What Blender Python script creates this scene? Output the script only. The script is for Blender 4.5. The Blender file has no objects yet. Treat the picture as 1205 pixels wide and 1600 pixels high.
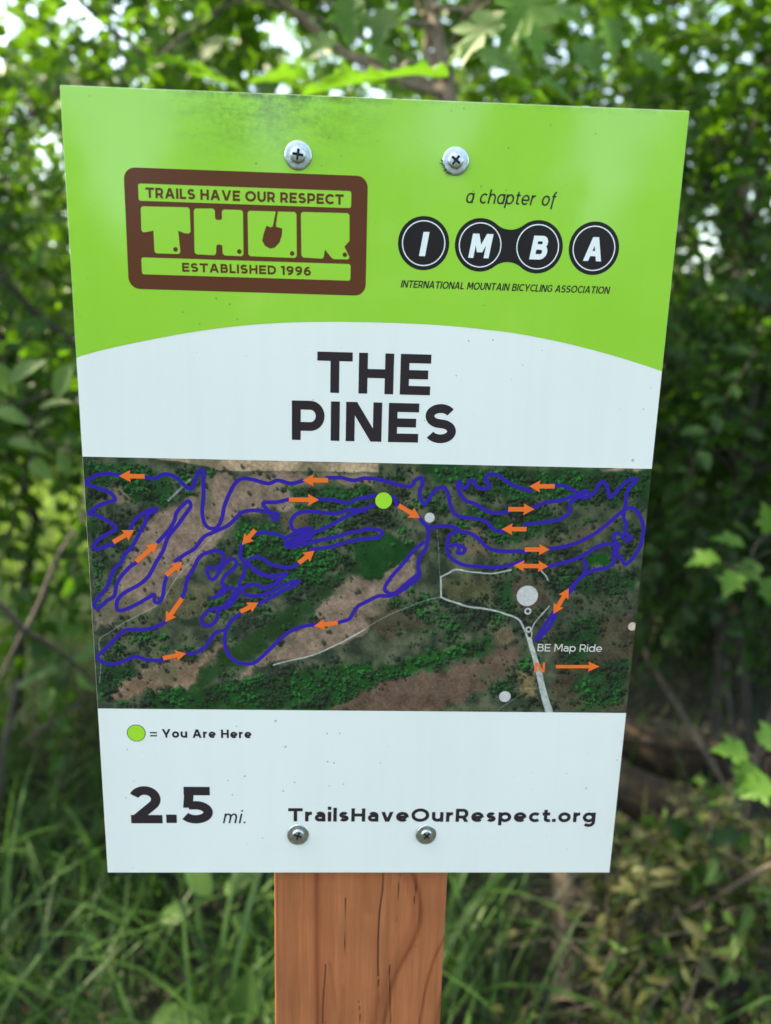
import bpy, bmesh, math, numpy as np
from mathutils import Vector, Matrix

scene = bpy.context.scene
C = scene.collection
R = math.radians

# ------------------------------------------------------------------ camera, sky, sun, exposure
SIGN_Z = 1.171                      # height of the panel's centre above the ground
CAM = Vector((-0.00615, -0.32539, SIGN_Z + 0.07902))
ROT = (R(77.7285), R(-1.5464), R(-1.9592))
cam_data = bpy.data.cameras.new('camera')
cam = bpy.data.objects.new('camera', cam_data)
C.objects.link(cam)
cam.location = CAM
cam.rotation_euler = ROT
cam_data.sensor_fit = 'VERTICAL'
cam_data.sensor_height = 36.0
cam_data.lens = 1150 / 1600 * 36
cam_data.clip_start = 0.02
cam_data.clip_end = 400
cam_data.dof.use_dof = True
cam_data.dof.focus_distance = 0.333
cam_data.dof.aperture_fstop = 6.2
cam_data.dof.aperture_blades = 0
scene.camera = cam

SUN_EL, SUN_AZ = 57.0, -70.0        # azimuth from +Y (beyond the sign), positive to the right
sdir = Vector((math.sin(R(SUN_AZ)) * math.cos(R(SUN_EL)), math.cos(R(SUN_AZ)) * math.cos(R(SUN_EL)), math.sin(R(SUN_EL))))
world = bpy.data.worlds.new('World')
scene.world = world
world.use_nodes = True
wn = world.node_tree
sky = wn.nodes.new('ShaderNodeTexSky')
sky.sky_type = 'NISHITA'
sky.sun_disc = False
sky.sun_elevation = R(SUN_EL)
sky.sun_rotation = R(SUN_AZ)
sky.air_density = 1.0
sky.dust_density = 1.6
sky.ozone_density = 1.0
wn.links.new(sky.outputs[0], wn.nodes['Background'].inputs[0])
wn.nodes['Background'].inputs[1].default_value = 0.15
sun_data = bpy.data.lights.new('sun', 'SUN')
sun_data.energy = 2.8
sun_data.angle = R(0.5)
sun_data.color = (1.0, 0.96, 0.90)
sun = bpy.data.objects.new('sun', sun_data)
C.objects.link(sun)
sun.rotation_euler = sdir.to_track_quat('Z', 'Y').to_euler()
sun.location = (0, 0, 12)
vs = scene.view_settings
vs.view_transform = 'Standard'
vs.look = 'None'
vs.gamma = 1.0
vs.use_curve_mapping = False
vs.exposure = 2.67
vs.use_white_balance = True          # the phone balanced for open shade
vs.white_balance_temperature = 8700
vs.white_balance_tint = 4
scene.render.engine = 'CYCLES'
scene.cycles.use_denoising = True
scene.cycles.max_bounces = 8
scene.cycles.diffuse_bounces = 4
scene.cycles.transmission_bounces = 4
scene.cycles.sample_clamp_indirect = 6.0

rng = np.random.default_rng(11)
_M = cam.rotation_euler.to_matrix()
MC = np.array(_M)
CAMN = np.array(CAM)


def at(px, py, depth):
    """a point of the place: where the sight line through a photo pixel lies 'depth' metres ahead"""
    d = MC @ np.array([(px - 602.5) / 1150, -(py - 800) / 1150, -1.0])
    return CAMN + d * depth


def ground_at(px, py, z=0.0):
    d = MC @ np.array([(px - 602.5) / 1150, -(py - 800) / 1150, -1.0])
    return CAMN + d * ((z - CAMN[2]) / d[2])


def project(P):
    q = (np.asarray(P) - CAMN) @ MC
    dep = -q[:, 2]
    dd = np.where(dep > .05, dep, .05)
    return 602.5 + 1150 * q[:, 0] / dd, 800 - 1150 * q[:, 1] / dd, dep


# ------------------------------------------------------------------ traced sign artwork, millimetres from the panel's centre
SIGN_H = 0.3578
ARC = [[-127.91,72.99],[-115.87,76.52],[-104.96,79.22],[-91.35,82.25],[-77.76,85.02],[-64.19,87.25],[-50.61,88.96],[-37.02,90.13],[-23.4,90.78],[-9.74,91.17],[3.96,91.29],[17.72,91.15],[31.54,90.74],[45.44,89.79],[59.43,88.57],[73.54,86.53],[87.79,83.94],[108.0,79.3],[127.07,74.02]]
MAP = [[-127.67,30.05],[127.91,31.04],[127.32,-88.7],[-127.15,-90.73]]
BADGE = [[-103.33,149.29],[-4.39,149.65],[-3.88,102.28],[-103.58,101.81]]
BARS = [[[-97.9,143.36],[-10.81,143.51],[-10.9,136.88],[-97.79,136.82]],[[-97.76,114.59],[-10.63,114.85],[-10.72,108.15],[-97.74,107.88]]]
LOGO = [[[-97.12,134.02],[-96.4,134.71],[-78.0,134.94],[-77.22,134.21],[-77.08,125.55],[-77.8,124.76],[-79.51,124.81],[-82.18,125.68],[-81.55,117.33],[-82.28,116.53],[-91.44,116.53],[-92.22,117.28],[-92.3,125.45],[-95.73,124.67],[-96.72,124.73],[-97.29,125.48]],[[-75.54,133.79],[-74.92,134.57],[-67.73,134.81],[-66.94,134.07],[-66.91,131.04],[-66.42,130.48],[-64.52,130.45],[-64.1,131.03],[-64.05,133.89],[-63.33,134.57],[-56.22,134.62],[-55.43,133.88],[-55.46,117.37],[-56.18,116.47],[-63.28,116.54],[-64.08,117.29],[-64.12,120.2],[-64.61,120.76],[-66.13,120.81],[-66.64,120.21],[-66.81,117.21],[-67.53,116.5],[-74.91,116.66],[-75.7,117.41]],[[-53.53,133.66],[-52.82,134.45],[-34.21,134.58],[-33.41,133.85],[-33.28,117.28],[-34.1,116.47],[-52.63,116.58],[-53.43,117.33]],[[-31.59,133.91],[-30.89,134.69],[-12.29,134.83],[-11.46,134.09],[-11.3,124.0],[-13.4,121.6],[-11.19,117.48],[-11.79,116.58],[-17.84,116.49],[-18.77,117.05],[-21.56,120.27],[-22.04,117.04],[-22.75,116.53],[-30.53,116.78],[-31.34,117.53]]]
SHOVEL = [[-41.87,134.81],[-41.06,134.74],[-41.99,128.7],[-41.39,128.43],[-39.27,128.02],[-39.48,125.22],[-40.5,122.29],[-42.44,120.3],[-44.47,119.85],[-46.5,120.94],[-47.6,122.84],[-47.07,125.46],[-45.83,128.86],[-44.02,128.25],[-43.21,128.66]]
DOTS = [[-83.53,118.33],[-57.17,118.28],[-35.22,118.19],[-13.15,118.39]]
TEXT = {'badge_top': {'s': 'TRAILS HAVE OUR RESPECT','x0': -94.98,'x1': -13.96,'y': 138.03,'cap': 4.03,'t': 0.235,'sx': 0.84,'sh': 0,'gap': 0.12},'badge_bottom': {'s': 'ESTABLISHED 1996','x0': -81.09,'x1': -27.22,'y': 109.54,'cap': 3.61,'t': 0.235,'sx': 0.9,'sh': 0,'gap': 0.14},'chapter': {'s': 'a chapter of','x0': 36.51,'x1': 74.67,'y': 140.45,'cap': 5.45,'t': 0.125,'sx': 0.66,'sh': 0.2,'gap': 0.13},'imba': {'s': 'INTERNATIONAL MOUNTAIN BICYCLING ASSOCIATION','x0': 10.62,'x1': 100.55,'y': 105.93,'cap': 2.99,'t': 0.17,'sx': 0.6,'sh': 0.18,'gap': 0.1},'I': {'s': 'I','x0': 18.03,'x1': 20.86,'y': 118.87,'cap': 9.67,'t': 0.26,'sx': 1,'sh': 0.16},'M': {'s': 'M','x0': 39.02,'x1': 47.36,'y': 118.84,'cap': 9.71,'t': 0.22,'sx': 0.86,'sh': 0.16},'B': {'s': 'B','x0': 64.87,'x1': 71.74,'y': 119.0,'cap': 9.55,'t': 0.23,'sx': 0.9,'sh': 0.16},'A': {'s': 'A','x0': 88.01,'x1': 95.49,'y': 119.09,'cap': 9.67,'t': 0.22,'sx': 0.7,'sh': 0.1},'the': {'s': 'THE','x0': -24.39,'x1': 24.95,'y': 60.98,'cap': 17.43,'t': 0.22,'sx': 1.0,'sh': 0,'gap': 0.15},'pines': {'s': 'PINES','x0': -35.51,'x1': 37.31,'y': 40.03,'cap': 17.24,'t': 0.225,'sx': 1.0,'sh': 0,'gap': 0.15},'here': {'s': 'You Are Here','x0': -97.34,'x1': -54.65,'y': -104.59,'cap': 4.44,'t': 0.225,'sx': 1.0,'sh': 0,'gap': 0.15},'eq': {'s': '=','x0': -102.99,'x1': -99.74,'y': -104.9,'cap': 4.55,'t': 0.16,'sx': 1.0,'sh': 0},'dist': {'s': '2.5','x0': -114.63,'x1': -74.15,'y': -151.01,'cap': 20.17,'t': 0.23,'sx': 1.0,'sh': 0,'gap': 0.09},'mi': {'s': 'mi.','x0': -69.22,'x1': -57.21,'y': -150.8,'cap': 7.23,'t': 0.12,'sx': 0.88,'sh': 0.2,'gap': 0.2},'map': {'s': 'BE Map Ride','x0': 80.99,'x1': 112.03,'y': -58.09,'cap': 3.75,'t': 0.13,'sx': 0.86,'sh': 0,'gap': 0.12},'north': {'s': 'N','x0': 80.02,'x1': 85.32,'y': -68.88,'cap': 4.97,'t': 0.22,'sx': 1,'sh': 0.0},'url': {'gap': 0.135,'s': 'TrailsHaveOurRespect.org','x0': -37.16,'x1': 117.06,'y': -149.73,'cap': 7.37,'t': 0.235,'sx': 1.0,'sh': 0}}
LINKS = [[[19.81,124.01],[30.62,124.35]],[[43.66,124.05],[54.34,124.39]],[[68.12,124.11],[78.86,124.44]],[[92.16,124.23],[102.95,124.57]]]
NECK = [[55.57,130.47],[56.39,117.45]]
LEGEND = [[-109.47,-102.33],[-105.04,-102.29]]
HERE = [[5.88,13.52],[9.93,13.6]]
SCREWS = [[-32.78,156.31],[31.74,156.39],[-32.23,-156.79],[31.75,-156.65]]
TRAILS = [[[-100.23,22.08],[-95.98,21.4],[-92.7,23.11],[-89.47,23.4],[-85.78,21.61],[-83.18,18.91],[-80.54,16.98],[-78.87,19.0],[-77.7,22.33],[-76.0,25.44],[-74.4,25.15],[-74.52,20.2],[-74.69,13.55],[-75.41,6.83],[-74.66,1.77],[-72.32,-0.79],[-69.03,-0.38],[-66.77,3.62],[-65.56,9.26],[-63.29,14.89],[-60.49,19.94],[-57.21,22.22],[-52.35,21.77],[-45.86,20.25],[-41.51,21.78],[-35.54,20.46],[-30.11,22.02]],[[-19.77,23.34],[-13.23,23.48],[-7.75,22.49],[-2.85,23.7]],[[-110.9,22.51],[-116.73,23.15],[-121.56,22.28],[-125.65,19.67],[-125.0,18.04],[-120.28,16.49],[-115.58,14.38],[-113.8,11.42],[-117.41,10.24],[-122.92,7.57],[-125.44,4.95],[-122.03,4.24],[-117.33,1.52],[-113.9,-1.23],[-116.51,-3.54],[-121.54,-6.46],[-124.48,-10.5],[-122.35,-11.26],[-118.46,-9.82],[-115.15,-8.85]],[[-107.74,-1.68],[-105.39,2.31],[-101.46,5.76],[-96.51,7.76],[-96.02,6.65],[-99.32,5.24],[-101.13,0.71],[-103.47,-3.29],[-107.02,-9.61],[-111.06,-14.26],[-112.29,-17.16],[-116.36,-21.85],[-119.5,-29.46],[-123.61,-34.21],[-125.72,-38.37],[-123.91,-39.53],[-119.84,-35.92],[-116.4,-33.52],[-115.28,-28.81],[-113.21,-24.7],[-109.14,-19.99],[-105.96,-17.63]],[[-95.7,-7.7],[-90.93,-2.49],[-88.05,2.08],[-86.83,6.04],[-83.45,10.03],[-81.25,11.41],[-80.56,8.97],[-83.63,4.42],[-86.47,0.42],[-91.03,-5.34],[-93.44,-11.66],[-96.95,-17.47],[-100.51,-23.91],[-105.1,-28.06],[-111.34,-31.68],[-114.83,-35.26],[-115.59,-39.4],[-113.98,-40.56],[-110.04,-39.32],[-105.48,-36.89],[-100.93,-34.1],[-98.32,-32.65],[-98.12,-35.95],[-96.01,-36.15],[-94.21,-32.59],[-93.49,-27.88],[-92.23,-23.77]],[[-88.12,-16.4],[-83.62,-13.21],[-79.14,-10.26],[-75.16,-5.04],[-70.73,-2.69],[-64.65,0.27],[-61.31,3.16],[-57.98,6.6],[-53.6,7.82],[-48.14,7.58],[-44.31,7.1],[-41.58,6.02],[-42.14,3.86],[-44.0,4.62],[-45.41,7.19],[-48.11,10.51],[-47.01,11.65],[-42.65,11.74],[-36.64,13.2]],[[-23.51,13.69],[-17.48,13.36],[-10.32,12.05],[-6.5,13.81],[-2.66,14.67]],[[-2.53,8.48],[-8.61,9.04],[-16.3,7.08],[-22.91,7.63],[-29.51,7.72],[-33.9,5.95],[-35.77,2.51],[-34.66,-0.65],[-30.58,-1.94],[-23.95,-1.25],[-18.44,1.36],[-12.96,4.65],[-8.57,6.78],[-2.56,9.72]],[[-51.53,-2.9],[-47.12,-2.25],[-41.62,-3.29],[-37.87,-5.51],[-38.31,-7.81],[-36.1,-8.92],[-30.56,-7.67],[-23.92,-5.83],[-16.17,-3.96],[-8.43,-1.53],[-2.35,-0.27]],[[-26.67,-9.91],[-18.34,-8.6],[-11.69,-6.53],[-2.26,-4.28]],[[-37.2,-4.35],[-31.68,-0.82],[-26.72,-0.39],[-36.1,-6.05],[-29.47,-2.49],[-26.15,-2.43],[-37.21,-7.79],[-30.57,-4.8],[-26.15,-3.8],[-35.55,-8.57],[-29.46,-6.5]],[[-32.21,-16.37],[-35.55,-18.52],[-40.56,-18.26],[-45.01,-17.17],[-48.32,-14.91],[-51.64,-13.81],[-55.54,-15.84],[-54.46,-17.91],[-50.6,-20.76],[-46.16,-22.67],[-41.69,-22.36],[-38.34,-21.37]],[[-56.1,-16.2],[-50.61,-21.57],[-43.93,-23.57],[-41.15,-25.28],[-45.07,-27.7],[-49.55,-28.36]],[[-57.86,-7.93],[-58.82,-13.36],[-56.99,-16.79],[-57.06,-21.45],[-59.01,-25.57],[-59.63,-29.69],[-61.95,-35.05],[-65.36,-38.07],[-69.86,-38.73],[-74.38,-40.58],[-76.94,-44.2],[-76.01,-47.19],[-72.86,-47.14],[-69.98,-44.1],[-69.34,-40.51],[-66.47,-37.49],[-63.04,-33.29],[-61.31,-30.31],[-62.96,-28.57],[-65.21,-29.78],[-68.04,-32.18],[-71.99,-34.02]],[[-69.73,-32.8],[-66.29,-28.03],[-67.37,-26.29],[-65.63,-22.75],[-62.81,-20.38],[-60.55,-17.43],[-61.62,-15.14],[-64.39,-15.76],[-67.23,-19.29],[-70.67,-24.59],[-72.87,-24.04],[-73.9,-20.56],[-72.21,-19.37],[-68.89,-19.32],[-66.6,-15.8],[-66.55,-12.91],[-68.72,-11.22],[-72.59,-11.87],[-77.05,-14.25],[-79.95,-19.5],[-83.11,-25.37],[-84.14,-30.08],[-85.94,-34.58]],[[-93.58,-45.87],[-99.29,-48.71],[-106.06,-50.0],[-112.21,-50.09],[-117.49,-54.97],[-122.22,-59.88],[-125.57,-63.57],[-122.58,-66.58],[-116.95,-66.76],[-111.78,-64.62],[-107.76,-63.11],[-102.19,-64.87],[-95.17,-64.79]],[[-84.87,-61.48],[-80.55,-60.94],[-75.94,-58.08],[-73.01,-53.79],[-70.11,-50.36],[-66.13,-49.1],[-63.23,-44.61],[-59.24,-41.56]],[[-50.98,-36.66],[-45.11,-33.25],[-39.48,-29.97],[-32.52,-25.97],[-33.31,-24.92],[-38.35,-26.77],[-42.84,-29.43],[-48.46,-31.88],[-54.07,-32.56],[-57.42,-31.43],[-57.94,-29.08],[-54.57,-27.26],[-50.66,-27.2],[-48.44,-28.93],[-43.95,-27.09],[-39.46,-23.5],[-37.78,-21.36]],[[-65.91,-49.1],[-66.58,-54.91],[-65.22,-60.99],[-61.31,-65.24],[-56.75,-66.17],[-52.74,-65.51],[-47.56,-60.78],[-41.82,-54.59],[-36.12,-49.66],[-30.44,-47.16],[-24.42,-46.11]],[[-14.19,-45.12],[-8.86,-43.24],[-6.65,-39.6],[-4.43,-36.57],[-1.62,-34.97]],[[-3.2,23.57],[1.14,23.43],[6.89,22.39],[12.66,20.77],[17.85,20.29],[20.04,23.25],[22.65,24.12],[23.21,21.57],[21.98,17.46],[23.29,13.38],[25.06,12.47],[27.21,16.39],[29.98,19.38],[32.83,20.02],[34.92,17.14],[36.06,12.46],[38.61,7.77],[43.33,6.44],[49.2,5.84],[53.99,3.9],[56.51,0.95],[61.26,0.08]],[[71.03,3.62],[78.6,4.72],[84.42,5.67],[89.53,8.16],[91.05,11.17],[90.81,14.14],[94.13,16.58],[96.51,18.99]],[[-3.02,14.49],[1.89,15.88]],[[-2.91,9.56],[2.11,11.54]],[[-2.72,0.08],[1.69,0.16],[5.19,-0.61],[5.47,-2.4],[2.95,-3.88],[-2.62,-4.58]],[[9.15,15.44],[10.9,14.54],[12.02,11.74]],[[22.17,6.03],[25.08,2.75],[27.81,1.61],[34.19,2.33],[38.9,1.58],[40.73,0.06]],[[25.43,2.76],[26.74,-0.8],[26.34,-5.62],[25.55,-9.26],[23.1,-12.94],[22.69,-17.83],[23.42,-21.5],[20.0,-25.25],[14.23,-29.67],[9.54,-31.61],[4.81,-31.68],[-1.99,-35.14]],[[24.59,-5.65],[20.06,-9.96],[15.0,-16.74],[10.46,-22.32],[7.65,-27.3],[8.06,-29.4],[11.88,-30.33],[17.64,-25.29],[22.45,-20.9]],[[40.73,0.06],[36.72,-1.82],[35.71,-5.45],[35.93,-10.29],[39.04,-13.89],[44.48,-16.24],[51.61,-16.73],[58.75,-16.98],[64.62,-15.9],[70.44,-13.96]],[[40.38,-0.07],[46.06,-1.05],[50.32,-3.98],[53.43,-6.95],[58.27,-8.92],[65.38,-9.16],[72.25,-9.04]],[[82.47,-7.64],[88.93,-6.68],[95.88,-4.36],[102.69,-0.6],[109.31,4.95],[113.65,9.23],[116.31,12.27],[116.38,17.62],[117.21,21.18],[120.31,25.36],[117.94,25.66],[114.1,22.88],[110.45,18.09],[108.74,17.46],[107.59,20.98],[105.8,23.88],[103.52,23.25],[102.08,19.69],[99.35,17.27],[96.48,16.62],[94.92,18.36],[97.37,19.83],[100.09,18.23]],[[37.32,-7.23],[39.86,-6.34],[41.14,-8.38],[40.4,-10.21],[43.0,-10.41],[43.84,-8.33],[41.65,-6.79]],[[82.69,22.23],[87.86,21.75],[93.94,18.93],[96.91,18.4]],[[72.29,19.31],[66.96,20.73],[60.98,23.53],[56.76,26.35],[52.72,26.26],[51.69,23.91],[53.59,21.04],[50.77,19.81],[47.81,20.92],[45.94,23.44],[44.22,23.18],[43.22,20.24],[40.88,20.77],[39.61,23.08],[39.15,20.74],[40.47,17.25],[42.94,14.36],[47.67,12.69],[52.49,9.82],[57.22,8.73],[63.01,9.67]],[[74.13,11.44],[79.11,13.91],[86.03,15.23],[91.74,17.12],[96.33,18.39]],[[116.37,11.67],[119.85,12.34],[123.11,9.41],[125.86,3.45],[125.65,-3.83],[123.28,-9.98],[119.5,-14.35],[117.52,-12.54],[114.12,-8.3],[112.64,-5.28],[110.2,-4.71],[105.55,-6.02],[101.05,-9.15],[95.35,-12.31],[89.53,-14.25],[82.75,-16.21]],[[116.37,11.67],[116.13,8.08],[117.66,4.5],[117.42,0.88],[120.66,-1.73],[118.39,-2.98],[115.75,-0.36],[113.32,0.2],[112.56,-1.88],[115.32,-5.84],[113.49,-7.95]],[[112.99,-8.94],[113.45,-13.84],[110.08,-16.36],[104.19,-17.7],[99.6,-20.25],[101.09,-16.51],[99.54,-12.48]],[[99.82,-20.0],[95.76,-24.66],[93.25,-27.82]],[[96.42,-25.27],[92.61,-30.33]],[[87.52,-37.96],[84.0,-44.36],[79.71,-52.36]],[[88.47,-39.22],[85.92,-45.61],[80.89,-51.83]]]
ARROWS = [[[-100.22,22.3],[-111.44,22.28],0],[[-19.21,22.25],[-30.65,22.0],0],[[-36.64,13.09],[-23.18,13.25],0],[[-115.55,-8.06],[-105.92,-2.21],0],[[-105.71,-17.05],[-95.71,-8.04],0],[[-92.54,-23.2],[-84.83,-16.69],0],[[-85.6,-34.22],[-93.58,-45.87],0],[[-95.36,-63.81],[-84.52,-61.23],0],[[-51.84,-1.2],[-57.87,-8.28],0],[[-32.21,-16.37],[-24.99,-10.45],0],[[-59.0,-40.36],[-50.74,-35.71],0],[[-13.96,-45.0],[-24.99,-46.84],0],[[12.72,11.4],[22.65,5.68],0],[[83.2,21.65],[71.57,21.41],0],[[62.72,10.62],[74.64,10.85],0],[[71.77,1.48],[60.25,1.26],0],[[71.6,-8.2],[83.09,-8.0],0],[[67.01,-15.98],[83.1,-16.08],1],[[87.25,-39.23],[93.51,-26.57],1],[[90.51,-65.85],[111.49,-65.6],2]]
ROADS = [([[33.14,-21.95],[36.38,-20.3],[40.43,-18.15],[47.0,-19.26],[56.54,-19.97],[65.59,-18.09]],6),([[79.65,-17.86],[82.24,-20.53],[83.48,-22.74]],6),([[33.14,-21.95],[33.92,-31.86]],7),([[33.92,-31.86],[40.6,-34.25],[46.68,-36.3],[55.13,-37.18],[62.46,-38.96],[70.5,-42.01],[73.82,-46.42],[76.4,-52.14]],8),([[33.92,-31.86],[23.9,-34.51],[7.46,-42.27],[-4.3,-50.4],[-7.85,-52.23]],4),([[30.54,0.46],[31.65,-9.15],[32.78,-21.96]],2),([[84.91,-35.48],[78.54,-44.44],[77.77,-50.84]],5),([[76.89,-52.14],[81.22,-65.04],[86.07,-80.82],[88.93,-89.09]],28),([[70.99,-77.65],[84.54,-76.85]],2),([[63.62,-88.79],[74.87,-80.26]],3),([[-1.34,-48.22],[-13.25,-55.44],[-24.67,-61.11],[-36.13,-64.33],[-44.17,-66.89]],5),([[-70.2,-3.81],[-80.37,-14.88],[-88.42,-25.46],[-95.46,-36.15],[-109.17,-44.66],[-120.69,-52.0],[-124.46,-55.67],[-124.14,-64.16],[-125.38,-76.47]],4),([[-90.43,11.56],[-80.42,21.18]],9)]
TANKS = [[[74.32,-30.61],[79.36,-30.54]],[[27.05,6.0],[29.37,6.05]],[[66.91,-81.67],[69.76,-81.65]],[[75.07,-38.15],[76.76,-38.12]],[[76.07,-47.28],[77.64,-47.26]],[[125.57,-45.06],[127.66,-45.04]]]
FIELDS = [((150,131,104),0.6,[[-97.21,30.65],[3.0,30.67],[3.1,26.48],[-36.08,25.86],[-69.55,25.58],[-72.73,27.38]]),((150,131,104),0.6,[[-8.13,31.29],[2.11,30.37],[-1.22,26.84],[-8.04,26.12]]),((140,122,95),0.6,[[103.52,29.68],[115.06,31.09],[127.96,30.79],[128.19,28.69],[104.8,28.43]]),((118,103,86),2,[[-72.81,24.09],[-0.15,25.31],[-0.05,20.65],[-25.18,17.9],[-36.09,10.97],[-55.81,6.08],[-64.7,-2.57],[-73.7,-12.46],[-82.85,-24.2],[-92.12,-36.1],[-109.11,-43.47],[-122.69,-47.83],[-126.17,-50.28],[-124.49,-40.13],[-116.13,-28.24],[-109.91,-13.1],[-102.86,-1.58],[-94.94,6.44],[-85.08,9.99],[-77.34,15.71]]),((105,92,74),1.5,[[-112.17,18.31],[-104.14,18.48],[-103.09,12.97],[-107.79,8.98],[-112.53,11.11]]),((118,103,86),1.5,[[-64.92,-75.81],[-52.18,-65.75],[-41.83,-55.81],[-24.8,-41.06],[-8.09,-21.81],[-2.53,-18.2],[8.81,-21.53],[12.55,-33.33],[-0.72,-50.4],[-24.66,-61.72],[-41.87,-65.63],[-59.14,-73.26]]),((118,103,86),1.5,[[-7.19,-22.0],[2.29,-25.53],[12.69,-18.0],[20.12,-11.78],[22.74,-19.05],[10.76,-32.83],[2.62,-39.2],[-6.8,-44.36]]),((118,100,78),2,[[-121.1,-81.39],[-116.24,-75.13],[-101.22,-68.79],[-90.87,-64.98],[-79.55,-66.07],[-70.21,-54.96],[-65.13,-56.11],[-74.97,-64.79],[-84.4,-76.02],[-91.42,-81.09],[-110.96,-83.79],[-120.25,-87.01]]),((88,74,60),2,[[-18.63,-90.48],[-0.71,-78.26],[5.66,-76.31],[6.04,-91.54]]),((88,74,60),2,[[-6.16,-80.43],[20.42,-72.27],[38.51,-67.5],[63.58,-57.46],[71.42,-56.07],[69.82,-69.1],[51.37,-79.84],[33.4,-91.34],[-5.96,-91.7]]),((82,78,58),3,[[-40.47,8.64],[-25.11,7.81],[-25.06,-0.13],[-36.1,-1.47]]),((80,80,58),3,[[-88.42,-25.46],[-67.39,-27.46],[-74.47,-44.17],[-103.59,-44.58],[-117.46,-54.37],[-100.34,-46.93]]),((25,66,32),2,[[-7.51,-3.83],[8.69,-1.14],[22.88,-6.89],[18.41,-13.02],[2.28,-24.92],[-7.2,-21.39]]),((24,74,32),1.5,[[100.66,-11.6],[112.33,-8.34],[112.3,-14.48],[102.34,-17.11]]),((38,66,36),3,[[-8.19,-15.96],[-2.02,-15.86],[-52.15,-63.29],[-75.24,-75.92],[-90.32,-82.33],[-65.77,-59.78]]),((30,72,34),3,[[-105.57,-91.28],[-101.77,-82.44],[-66.07,-75.83],[-36.13,-71.76],[1.9,-65.11],[2.19,-77.6],[-18.63,-90.48]]),((30,78,34),3,[[-6.34,-69.96],[20.11,-63.17],[58.34,-51.1],[61.15,-57.49],[32.39,-66.91],[-6.19,-78.46]]),((66,58,46),2,[[64.8,-28.26],[66.2,-22.03],[73.11,-18.22],[80.44,-20.56],[83.99,-27.96],[81.53,-35.53],[74.51,-38.79],[68.28,-35.72]]),((92,82,62),3,[[40.58,3.05],[50.45,4.43],[53.06,-0.32],[46.09,-1.65]]),((80,76,60),3,[[65.11,-4.92],[88.66,-3.28],[111.39,7.99],[111.85,3.19],[96.03,-6.19],[77.18,-8.35]]),((86,78,58),3,[[41.46,-2.93],[53.26,-3.93],[56.1,-12.37],[46.71,-13.75]]),((70,72,48),4,[[35.3,-22.54],[61.43,-22.11],[62.11,-33.3],[36.93,-32.43]]),((64,60,46),4,[[87.13,-45.59],[125.42,-37.41],[128.14,-89.81],[91.76,-90.14]]),((58,66,50),3,[[96.62,-27.77],[125.62,-27.31],[125.55,-38.68],[91.59,-40.44]]),((100,88,66),2.5,[[59.48,-49.8],[67.72,-45.86],[71.17,-52.21],[63.47,-55.53]]),((105,95,66),2.5,[[71.83,-71.7],[79.99,-65.05],[82.44,-82.18],[74.91,-80.93]]),((70,66,50),4,[[-2.09,-41.78],[13.25,-36.54],[31.44,-43.83],[7.71,-51.77]]),((40,80,38),3,[[-102.92,21.8],[-87.91,22.12],[-88.25,12.16],[-98.01,10.85]]),((36,74,38),3,[[-126.28,23.49],[-113.28,28.13],[-111.53,20.52],[-123.46,16.97]]),((34,70,38),3,[[18.1,29.57],[126.98,29.02],[126.51,16.64],[99.13,13.12],[75.39,16.79],[54.51,15.18],[34.48,21.81]]),((34,70,38),3,[[43.08,11.41],[69.11,5.98],[91.25,8.79],[83.75,-0.95],[60.39,-5.0],[49.35,3.21]]),((34,70,38),3,[[-38.26,19.85],[-0.02,19.53],[0.17,11.13],[-25.13,10.06]]),((34,70,38),3,[[-59.1,4.89],[-40.5,-0.42],[-24.99,-10.45],[-8.25,-12.48],[-24.9,-24.43],[-36.11,-31.69],[-51.83,-31.93],[-59.45,-18.0]]),((34,70,38),3,[[59.42,-28.35],[66.12,-20.8],[69.65,-38.22],[62.42,-38.33]]),((34,70,38),3,[[87.33,-16.75],[102.01,-20.21],[125.7,-16.1],[124.41,-27.33],[90.6,-27.86]]),((34,70,38),3,[[-126.02,27.85],[-100.55,27.32],[-86.8,23.24],[-88.29,11.04],[-103.45,9.63],[-112.65,19.4],[-123.9,9.22],[-122.69,-7.62],[-126.7,-2.03]]),((34,70,38),3,[[-124.84,-66.61],[-109.15,-68.88],[-118.7,-78.88],[-127.2,-88.96]]),((34,70,38),3,[[88.93,-53.27],[98.88,-40.34],[111.5,-45.26],[105.51,-60.83],[93.62,-66.2]]),((34,70,38),3,[[100.01,-68.75],[125.26,-60.59],[126.35,-84.43],[105.41,-88.67]])]
POST_X = [-44.59,44.08]
GRAIN = [(1.6,0.5,[[-22.94,-178.96],[-22.96,-203.66],[-22.52,-238.48],[-21.86,-274.71]]),(4.2,0.22,[[-20.91,-178.96],[-20.32,-215.12],[-19.42,-274.73]]),(1.5,0.55,[[25.13,-180.08],[27.8,-186.79],[30.1,-195.82],[30.97,-206.1],[29.82,-215.32],[26.71,-225.8],[21.12,-238.76],[17.45,-250.7],[13.54,-275.07]]),(2.6,0.25,[[21.23,-180.08],[24.99,-190.16],[27.43,-203.79],[26.34,-215.31],[22.75,-226.96],[18.1,-238.74],[13.91,-250.68],[8.94,-275.02]]),(0.8,0.55,[[44.47,-220.04],[39.96,-231.76],[37.38,-242.45],[34.9,-256.89],[33.04,-275.27]]),(1.2,0.5,[[44.53,-255.75],[43.37,-264.28],[42.3,-275.36]]),(2.5,0.2,[[1.81,-180.07],[3.0,-190.13],[3.79,-203.73]]),(1.2,0.22,[[-15.47,-236.16],[-13.8,-250.46],[-10.46,-274.83]]),(1.0,0.22,[[-8.78,-250.5],[-8.93,-274.84]]),(1.6,0.2,[[9.72,-244.65],[9.51,-256.68],[7.91,-275.01]])]
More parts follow.
